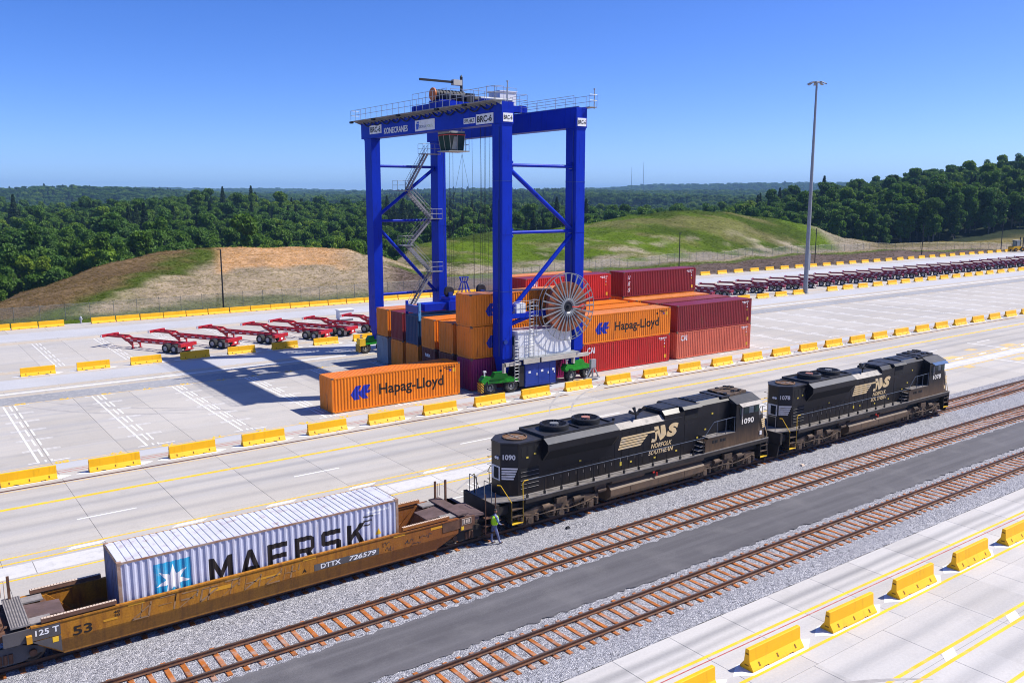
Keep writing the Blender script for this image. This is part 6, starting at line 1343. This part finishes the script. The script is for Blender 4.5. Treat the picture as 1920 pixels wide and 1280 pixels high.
# ================================================================== the worker between car and locomotive
M_VEST = paint('vest_lime', (.50, .88, .02), .6, 0, .08, spec=.2); M_JEANS = paint('pale_jeans', (.16, .18, .30), .85, 0, .25, 6.); M_SKIN = paint('skin', (.25, .12, .075), .6, 0, .05); M_CAPD = paint('dark_cap', (.03, .03, .035), .8); M_BOOT = paint('brown_boot', (.09, .055, .04), .8); M_SLV = paint('light_blue_sleeve', (.22, .38, .48), .85)
PW = Vector((23.68, 33.86, .07))
person = empty('person', PW, 0, 'worker in lime safety vest and jeans standing between well car and locomotive', 'person')
def skin(name, verts, edges, mat, parent, root=0, sub=2):
    me = bpy.data.meshes.new(name); me.from_pydata([v[:3] for v in verts], edges, []); o = bpy.data.objects.new(name, me); COL.objects.link(o); o.parent = parent
    sk = o.modifiers.new('skin', 'SKIN'); sk.use_smooth_shade = True
    for i, v in enumerate(verts): me.skin_vertices[0].data[i].radius = (v[3], v[4] if len(v) > 4 else v[3])
    me.skin_vertices[0].data[root].use_root = True
    sb = o.modifiers.new('sub', 'SUBSURF'); sb.levels = sb.render_levels = sub; me.materials.append(mat); return o
# the figure faces the locomotive (+x), back to the camera, weight on the left leg
body = [(0, 0, .95, .15, .12), (0, 0, 1.12, .145, .11), (.01, 0, 1.30, .17, .115), (.02, 0, 1.44, .16, .10), (.03, 0, 1.53, .055), (.05, 0, 1.60, .06),
        (-.03, -.10, .90, .095), (.10, -.13, .50, .068), (.20, -.14, .11, .048), (.30, -.15, .05, .045),
        (-.02, .10, .90, .095), (-.08, .12, .50, .068), (-.10, .12, .11, .048), (.02, .12, .05, .045),
        (.02, -.20, 1.41, .062), (.06, -.25, 1.15, .05), (.24, -.20, 1.02, .038), (.30, -.19, 1.0, .034),
        (.02, .20, 1.41, .062), (.08, .24, 1.16, .05), (.28, .16, 1.12, .038), (.34, .15, 1.12, .034)]
be = [(0, 1), (1, 2), (2, 3), (3, 4), (4, 5), (0, 6), (6, 7), (7, 8), (8, 9), (0, 10), (10, 11), (11, 12), (12, 13), (3, 14), (14, 15), (15, 16), (16, 17), (3, 18), (18, 19), (19, 20), (20, 21)]
bd = skin('body', body, be, M_JEANS, person)
skin('vest', [(0, 0, .96, .20, .20), (0, 0, 1.14, .20, .20), (.01, 0, 1.30, .215, .21), (.02, 0, 1.43, .20, .20), (.02, 0, 1.49, .13, .12)], [(0, 1), (1, 2), (2, 3), (3, 4)], M_VEST, person)
for s in (-1, 1):
    skin('sleeve', [(.02, s * .17, 1.42, .072), (.03, s * .225, 1.32, .068), (.06, s * .25, 1.18, .06)], [(0, 1), (1, 2)], M_SLV, person)
    m = MB(); m.add([(-.155, s * .05, 1.02), (-.155, s * .10, 1.02), (-.165, s * .10, 1.46), (-.165, s * .05, 1.46)], [(0, 1, 2, 3)]); m.build('reflective_band', M_LWH, person)
hd = skin('head', [(.05, 0, 1.60, .075, .07), (.055, 0, 1.67, .088, .08), (.055, 0, 1.74, .09, .082), (.05, 0, 1.79, .07, .065)], [(0, 1), (1, 2), (2, 3)], M_SKIN, person)
m = MB(); m.tube((.15, 0, 1.66), (.175, 0, 1.645), .018, 6, .012); m.build('nose', M_SKIN, hd)
for s in (-1, 1):
    m = MB(); m.lathe([(0, -.012), (.025, -.01), (.022, .012), (0, .012)], (.05, s * .088, 1.67), 'y', 8); m.build('ear', M_SKIN, hd); m = MB(); m.box(.135, s * .03 - .012, 1.685, .142, s * .03 + .012, 1.698); m.build('eye', M_BLKP, hd)
m = MB(); m.box(.13, -.022, 1.615, .137, .022, 1.622); m.build('mouth', M_RDT, hd)
skin('cap', [(.05, 0, 1.73, .10, .092), (.05, 0, 1.79, .095, .088), (.05, 0, 1.83, .06, .055)], [(0, 1), (1, 2)], M_CAPD, person)
for (hx, hy, hz) in ((.33, -.185, .995), (.37, .148, 1.12)):
    hv = [(hx - .03, hy, hz, .034, .022), (hx + .03, hy, hz - .005, .04, .018)]; ed = [(0, 1)]
    for q, (dy, ln) in enumerate(((-.033, .065), (-.011, .078), (.011, .074), (.033, .055))): b0 = len(hv); hv += [(hx + .06, hy + dy, hz - .01, .0095), (hx + .06 + ln * .55, hy + dy, hz - .025, .0085), (hx + .06 + ln * .8, hy + dy, hz - .05, .0075)]; ed += [(1, b0), (b0, b0 + 1), (b0 + 1, b0 + 2)]
    b0 = len(hv); hv += [(hx + .0, hy + .045, hz + .005, .011), (hx + .04, hy + .062, hz - .005, .009)]; ed += [(0, b0), (b0, b0 + 1)]
    skin('hand', hv, ed, M_SKIN, person, 0, 1)
for (fx, fy) in ((.22, -.14), (-.07, .12)): skin('boot', [(fx - .03, fy, .055, .055, .05), (fx + .08, fy, .045, .05, .04), (fx + .19, fy, .035, .045, .03)], [(0, 1), (1, 2)], M_BOOT, person, 0, 1)
# ================================================================== woods
def leaf_mat(name, cols):
    k = N(name); oi = k.n('ObjectInfo'); v = k.coord('Object')
    pn = k.noise(oi.outputs['Location'], .011, 3, .6); ps = k.n('MapRange'); k.l(pn, ps.inputs[0]); ps.inputs[1].default_value = .32; ps.inputs[2].default_value = .68
    ad = k.n('Mix'); ad.inputs[0].default_value = .55; k.l(ps.outputs[0], ad.inputs[2]); k.l(oi.outputs['Random'], ad.inputs[3])
    r = k.ramp(ad.outputs[0], [(i / (len(cols) - 1), c) for i, c in enumerate(cols)])
    a = k.noise(v, .45, 3, .6); c = k.mix(.55, r, k.ramp(a, [(.3, (.22,) * 3), (.7, (.78,) * 3)]), 'OVERLAY')
    k.out(c, .6, 0, .25); tl = k.n('BsdfTranslucent'); k.l(c, tl.inputs[0]); mx = k.n('MixShader'); mx.inputs[0].default_value = .38
    k.l(k.b.outputs[0], mx.inputs[1]); k.l(tl.outputs[0], mx.inputs[2]); k.l(mx.outputs[0], k.t.nodes['Material Output'].inputs[0]); return k.m
M_LEAF = leaf_mat('broadleaf_foliage', [(.028, .082, .016), (.050, .122, .014), (.100, .198, .014), (.066, .155, .022), (.16, .262, .014), (.23, .32, .022)])
M_NEED = leaf_mat('pine_foliage', [(.022, .052, .020), (.034, .070, .022), (.046, .086, .022)])
M_BARK = paint('grey_bark', (.16, .13, .105), .9, 0, .3, 1.5)
def crown_mesh(seed, H, R, kind, n):
    """leaf-clump faces spread through overlapping lobes; kind 0 broad, 1 conifer"""
    r = np.random.default_rng(seed); P = []; Nn = []
    if kind == 0:
        lobes = []
        for i in range(22):
            t = r.uniform(.17, .93); w = math.sin(pi * min(1, (t + .02) / 1.05)) ** .8
            a = r.uniform(0, 2 * pi); q = R * w * r.uniform(.15, .68); lobes.append((q * cos(a), q * sin(a), H * t, R * r.uniform(.22, .40)))
        lobes.append((0, 0, H * .86, R * .42))
        for i in range(n):
            cx, cy, cz, cr = lobes[r.integers(len(lobes))]; d = r.normal(size=3); d /= np.linalg.norm(d); d[2] = d[2] * .9 + .12; rad = cr * r.uniform(.72, 1.04) ; P.append((cx + d[0] * rad, cy + d[1] * rad, cz + d[2] * rad * .85)); Nn.append(d)
        s0 = R * .072
    else:
        for i in range(n):
            t = r.uniform(.0, 1) ** .85; z = H * (.30 + .68 * t); rr_ = R * (1 - t) ** .8 * (.55 + .45 * math.sin(t * 46) ** 2) + .15; a = r.uniform(0, 2 * pi); q = rr_ * r.uniform(.45, 1); P.append((q * cos(a), q * sin(a), z - q * .18)); d = np.array([cos(a), sin(a), .5]); Nn.append(d / np.linalg.norm(d))
        s0 = R * .11
    vs = []; fs = []
    for p, d in zip(P, Nn):
        d = d + r.normal(size=3) * .55; d /= np.linalg.norm(d); u = np.cross(d, r.normal(size=3)); u /= np.linalg.norm(u); w = np.cross(d, u); s = s0 * r.uniform(.6, 1.5); b = len(vs); p = np.array(p); bend = d * s * .35
        vs += [tuple(p - u * s - bend), tuple(p + w * s * .8), tuple(p + u * s - bend), tuple(p - w * s * .8)]; fs += [(b, b + 1, b + 2), (b, b + 2, b + 3)]
    me = bpy.data.meshes.new('crown'); me.from_pydata(vs, [], fs); me.update(); return me
def trunk_mesh(seed, H, R, kind):
    r = random.Random(seed); m = MB(); top = H * (.62 if kind == 0 else .96); pts = [(r.uniform(-.02, .02) * H * t, r.uniform(-.02, .02) * H * t, top * t) for t in (0, .2, .45, .7, 1)]; rad = [.30, .22, .18, .13, .05] if kind == 0 else [.26, .22, .17, .12, .03]
    for i in range(4): m.tube(pts[i], pts[i + 1], rad[i] * H / 17, 7, rad[i + 1] * H / 17)
    for i in range(6 if kind == 0 else 4):
        t = r.uniform(.35, .9); a = r.uniform(0, 2 * pi); z = top * t; l = R * r.uniform(.45, .8); m.tube((0, 0, z), (l * cos(a), l * sin(a), z + l * (.7 if kind == 0 else .1)), .07 * H / 17, 5, .02)
    return m.mesh('trunk', 50)
KINDS = [(0, 17, 5.2, 4200), (0, 19, 4.6, 3900), (0, 15.5, 5.8, 4300), (0, 18, 4.0, 3400), (1, 21, 3.0, 2200), (1, 19, 2.6, 1900)]
PR = [(crown_mesh(100 + i, H, R, kd, n), trunk_mesh(50 + i, H, R, kd), kd) for i, (kd, H, R, n) in enumerate(KINDS)]
# where trees stand: jittered along the land behind the mounds
pts = []; d = 205.
while d < 6500:
    s = max(6.0, d * .0085); half = .66 if d < 3000 else .62
    nA = int(2 * half * d / s)
    for i in range(nA):
        a = YAW - half + 2 * half * (i + RNG.random()) / nA; r_ = (d + (RNG.random() - .5) * s) / max(.6, cos(a - YAW)); pts.append((r_ * math.sin(a), r_ * math.cos(a), s))
    d += s * .92
pts = np.array(pts); z, u, dd, cr, dt = land(pts[:, 0], pts[:, 1])
edge = np.where(u < 700, cr + 26, np.where(u < 1390, cr + 34, cr + 36)); edge = np.where(u > 1560, np.maximum(edge, 372.), edge)
edge = edge + (fbm(pts[:, 0] / 25, pts[:, 1] / 25, 91) - .47) * 26
keep = (dd > edge) & (pts[:, 1] > 150)
clear = fbm(pts[:, 0] / 160, pts[:, 1] / 160, 17)
keep &= ~((clear > .80) & (dd > 700))
pts = pts[keep]; z = z[keep]; u = u[keep]; dd = dd[keep]
pine = fbm(pts[:, 0] / 60, pts[:, 1] / 60, 44); pineband = np.where((u > 700) & (u < 1100), .16, 0) + np.where(u < 330, .05, 0)
kind = np.where(pine + pineband + (RNG.random(len(pts)) - .5) * .25 > .735, 4 + (RNG.random(len(pts)) > .5), RNG.integers(0, 4, len(pts))).astype(int)
sc = RNG.uniform(.70, 1.15, len(pts)) * np.where(RNG.random(len(pts)) > .86, 1.28, 1.); rot = RNG.uniform(0, 2 * pi, len(pts))
wide = np.maximum(1., pts[:, 2] / 7.5); sc = np.where(dd > 800, np.clip(sc, .8, 1.1), sc)
order = np.argsort(dd); single = []; cnt = 0
zone_n = {'left': 0, 'mid': 0, 'right': 0}; zone_max = {'left': 80, 'mid': 45, 'right': 95}
for i in order:
    if -30 < u[i] < 1950 and dd[i] < 470:
        zn = 'left' if u[i] < 640 else ('mid' if u[i] < 1390 else 'right')
        if zone_n[zn] < zone_max[zn]: single.append(i); zone_n[zn] += 1
singleset = set(single)
ZL = {('left', 0): 'broadleaf tree at the edge of the wood behind the sandy mound', ('left', 1): 'dark pine at the edge of the wood behind the sandy mound', ('mid', 0): 'broadleaf tree just behind the green mound, below the far ridges', ('mid', 1): 'dark pine just behind the green mound, below the far ridges',
      ('right', 0): 'broadleaf tree at the front edge of the hillside wood beyond the chassis line', ('right', 1): 'dark pine at the front edge of the hillside wood beyond the chassis line'}
CROWN_SRC = {}
for i in single:
    zn = 'left' if u[i] < 640 else ('mid' if u[i] < 1390 else 'right'); kd = PR[kind[i]][2]
    t = empty('pine_tree' if kd else 'broadleaf_tree', (pts[i, 0], pts[i, 1], z[i] - .2), rot[i], ZL[(zn, kd)], 'tree', {'left': 'trees behind the sandy mound', 'mid': 'trees behind the green mound', 'right': 'trees at the edge of the hillside wood'}[zn] + (', pines' if kd else ', broadleaved'))
    t.scale = (sc[i],) * 3; cw = link(PR[kind[i]][0], 'crown', M_NEED if kd else M_LEAF, t); link(PR[kind[i]][1], 'trunk', M_BARK, t); CROWN_SRC.setdefault(kind[i], cw)
for kk in range(6):
    PR[kk][0].materials[0] = M_NEED if PR[kk][2] else M_LEAF if len(PR[kk][0].materials) else None
# the rest of the woods: one mass of instanced crowns
rest = [i for i in range(len(pts)) if i not in singleset]
fm = bpy.data.meshes.new('forest'); fm.from_pydata([(pts[i, 0], pts[i, 1], z[i] - .3) for i in rest], [], [])
def attr(nm, typ, vals): a_ = fm.attributes.new(nm, typ, 'POINT'); a_.data.foreach_set('value' if typ != 'FLOAT_VECTOR' else 'vector', np.asarray(vals).ravel())
attr('kind', 'INT', kind[rest].astype(np.int32)); attr('rot', 'FLOAT_VECTOR', np.stack([np.zeros(len(rest)), np.zeros(len(rest)), rot[rest]], 1).astype(np.float32))
attr('size', 'FLOAT_VECTOR', np.stack([sc[rest] * wide[rest], sc[rest] * wide[rest], sc[rest] * (1 + .12 * (wide[rest] - 1))], 1).astype(np.float32))
fo = bpy.data.objects.new('forest', fm); COL.objects.link(fo); fo['kind'] = 'stuff'; fo['label'] = 'green woods covering the hills out to the horizon'; fo['category'] = 'forest'
ng = bpy.data.node_groups.new('forest_scatter', 'GeometryNodeTree'); ng.interface.new_socket('Geometry', in_out='INPUT', socket_type='NodeSocketGeometry'); ng.interface.new_socket('Geometry', in_out='OUTPUT', socket_type='NodeSocketGeometry')
gi = ng.nodes.new('NodeGroupInput'); go = ng.nodes.new('NodeGroupOutput'); ip = ng.nodes.new('GeometryNodeInstanceOnPoints'); gtoi = ng.nodes.new('GeometryNodeGeometryToInstance')
for kk in range(5, -1, -1):
    oi = ng.nodes.new('GeometryNodeObjectInfo'); oi.transform_space = 'ORIGINAL'; oi.inputs['Object'].default_value = CROWN_SRC.get(kk, CROWN_SRC[0]); ng.links.new(oi.outputs['Geometry'], gtoi.inputs[0])
def nat(nm, typ):
    x = ng.nodes.new('GeometryNodeInputNamedAttribute'); x.data_type = typ; x.inputs['Name'].default_value = nm; return x.outputs['Attribute']
ng.links.new(gi.outputs[0], ip.inputs['Points']); ng.links.new(gtoi.outputs[0], ip.inputs['Instance']); ip.inputs['Pick Instance'].default_value = True
ng.links.new(nat('kind', 'INT'), ip.inputs['Instance Index']); ng.links.new(nat('rot', 'FLOAT_VECTOR'), ip.inputs['Rotation']); ng.links.new(nat('size', 'FLOAT_VECTOR'), ip.inputs['Scale']); ng.links.new(ip.outputs[0], go.inputs[0])
md = fo.modifiers.new('scatter', 'NODES'); md.node_group = ng
# low undergrowth at the foot of the woods
print('trees', len(single), 'forest', len(rest))

# rough grass on the mounds and the verge: one mass of tufts, each tinted like the ground it grows from
gx, gy = [], []
for (u0, u1, d0, d1, n_) in ((-60, 860, 118, 236, 26000), (700, 1680, 205, 345, 30000), (1600, 1990, 285, 375, 9000)):
    uu = RNG.uniform(u0, u1, n_); d_ = np.sqrt(RNG.uniform(d0 ** 2, d1 ** 2, n_)); ll = (uu - 960) / FPX * (d_ * CP + 2.8); gx.append(d_ * FH[0] + ll * RH[0]); gy.append(d_ * FH[1] + ll * RH[1])
gx = np.concatenate(gx); gy = np.concatenate(gy); ok = gy > 133.5; gx, gy = gx[ok], gy[ok]; gz, gu, gd, gc, gt = land(gx, gy); ok = gd < gc + 10; gx, gy, gz, gu, gd, gt, gc = [q[ok] for q in (gx, gy, gz, gu, gd, gt, gc)]
# nearest ground colour out of the terrain grid
ti = np.clip(np.searchsorted(th, np.arctan2(gx, gy)), 0, len(th) - 1); ri = np.clip(np.searchsorted(rr, np.hypot(gx, gy)), 0, len(rr) - 1); tint = COVER[ri, ti] * RNG.uniform(1.1, 2.0, (len(gx), 1)) * np.array((1.0, 1.05, .75))
gfm = bpy.data.meshes.new('rough_grass'); gfm.from_pydata(np.stack([gx, gy, gz - .04], 1).tolist(), [], [])
def gattr(nm, typ, vals, key): a_ = gfm.attributes.new(nm, typ, 'POINT'); a_.data.foreach_set(key, np.asarray(vals, np.float32).ravel())
gattr('tint', 'FLOAT_COLOR', np.concatenate([tint, np.ones((len(gx), 1))], 1), 'color'); gattr('rot', 'FLOAT_VECTOR', np.stack([np.zeros(len(gx)), np.zeros(len(gx)), RNG.uniform(0, 6.28, len(gx))], 1), 'vector')
gs_ = RNG.uniform(.28, .75, len(gx)); gattr('size', 'FLOAT_VECTOR', np.stack([gs_, gs_, gs_ * RNG.uniform(.6, 1.2, len(gx))], 1), 'vector')
tf = MB(); r_ = random.Random(3)
for q in range(9):
    a = r_.uniform(0, 6.28); x0, y0_ = r_.uniform(-.3, .3), r_.uniform(-.3, .3); w = .07; lx, ly = r_.uniform(-.35, .35), r_.uniform(-.35, .35); h = r_.uniform(.12, .34); tf.add([(x0 - w * cos(a), y0_ - w * sin(a), 0), (x0 + w * cos(a), y0_ + w * sin(a), 0), (x0 + lx + w * .4 * cos(a), y0_ + ly + w * .4 * sin(a), h), (x0 + lx - w * .4 * cos(a), y0_ + ly - w * .4 * sin(a), h)], [(0, 1, 2, 3)])
gk = N('rough_grass_blades'); ga = gk.n('Attribute', attribute_name='tint'); ga.attribute_type = 'INSTANCER'; M_TUFT = gk.out(ga.outputs['Color'], .9, 0, .1); tl = gk.n('BsdfTranslucent'); gk.l(ga.outputs['Color'], tl.inputs[0]); mx = gk.n('MixShader'); mx.inputs[0].default_value = .45; gk.l(gk.b.outputs[0], mx.inputs[1]); gk.l(tl.outputs[0], mx.inputs[2]); gk.l(mx.outputs[0], gk.t.nodes['Material Output'].inputs[0])
tme = tf.mesh('grass_tuft'); tme.materials.append(M_TUFT); tob = bpy.data.objects.new('grass_tuft', tme)
gfo = bpy.data.objects.new('rough_grass', gfm); COL.objects.link(gfo); gfo['kind'] = 'stuff'; gfo['label'] = 'rough dry and green grass tufts on the earth mounds'; gfo['category'] = 'grass'
g2_ = bpy.data.node_groups.new('grass_scatter', 'GeometryNodeTree'); g2_.interface.new_socket('Geometry', in_out='INPUT', socket_type='NodeSocketGeometry'); g2_.interface.new_socket('Geometry', in_out='OUTPUT', socket_type='NodeSocketGeometry')
gi = g2_.nodes.new('NodeGroupInput'); go = g2_.nodes.new('NodeGroupOutput'); ip = g2_.nodes.new('GeometryNodeInstanceOnPoints'); oi = g2_.nodes.new('GeometryNodeObjectInfo'); oi.inputs['Object'].default_value = tob; oi.inputs['As Instance'].default_value = True
def nat2(nm):
    x = g2_.nodes.new('GeometryNodeInputNamedAttribute'); x.data_type = 'FLOAT_VECTOR'; x.inputs['Name'].default_value = nm; return x.outputs['Attribute']
g2_.links.new(gi.outputs[0], ip.inputs['Points']); g2_.links.new(oi.outputs['Geometry'], ip.inputs['Instance']); g2_.links.new(nat2('rot'), ip.inputs['Rotation']); g2_.links.new(nat2('size'), ip.inputs['Scale']); g2_.links.new(ip.outputs[0], go.inputs[0])
gfo.modifiers.new('scatter', 'NODES').node_group = g2_
# ================================================================== summer haze over the whole place
hm = MB(); HZ = 15500.; hm.box(-HZ, -HZ, -90, HZ, HZ, 260)
hk = bpy.data.materials.new('haze_air'); hk.use_nodes = True; ht = hk.node_tree
for n_ in list(ht.nodes):
    if n_.type == 'BSDF_PRINCIPLED': ht.nodes.remove(n_)
pv = ht.nodes.new('ShaderNodeVolumePrincipled'); pv.inputs['Color'].default_value = (.34, .62, 1.0, 1); pv.inputs['Density'].default_value = 1.0e-4; pv.inputs['Anisotropy'].default_value = 0.0
ht.links.new(pv.outputs[0], ht.nodes['Material Output'].inputs['Volume'])
hz = hm.build('haze', hk); hz['kind'] = 'stuff'; hz['label'] = 'thin blue summer haze'; hz['category'] = 'haze'
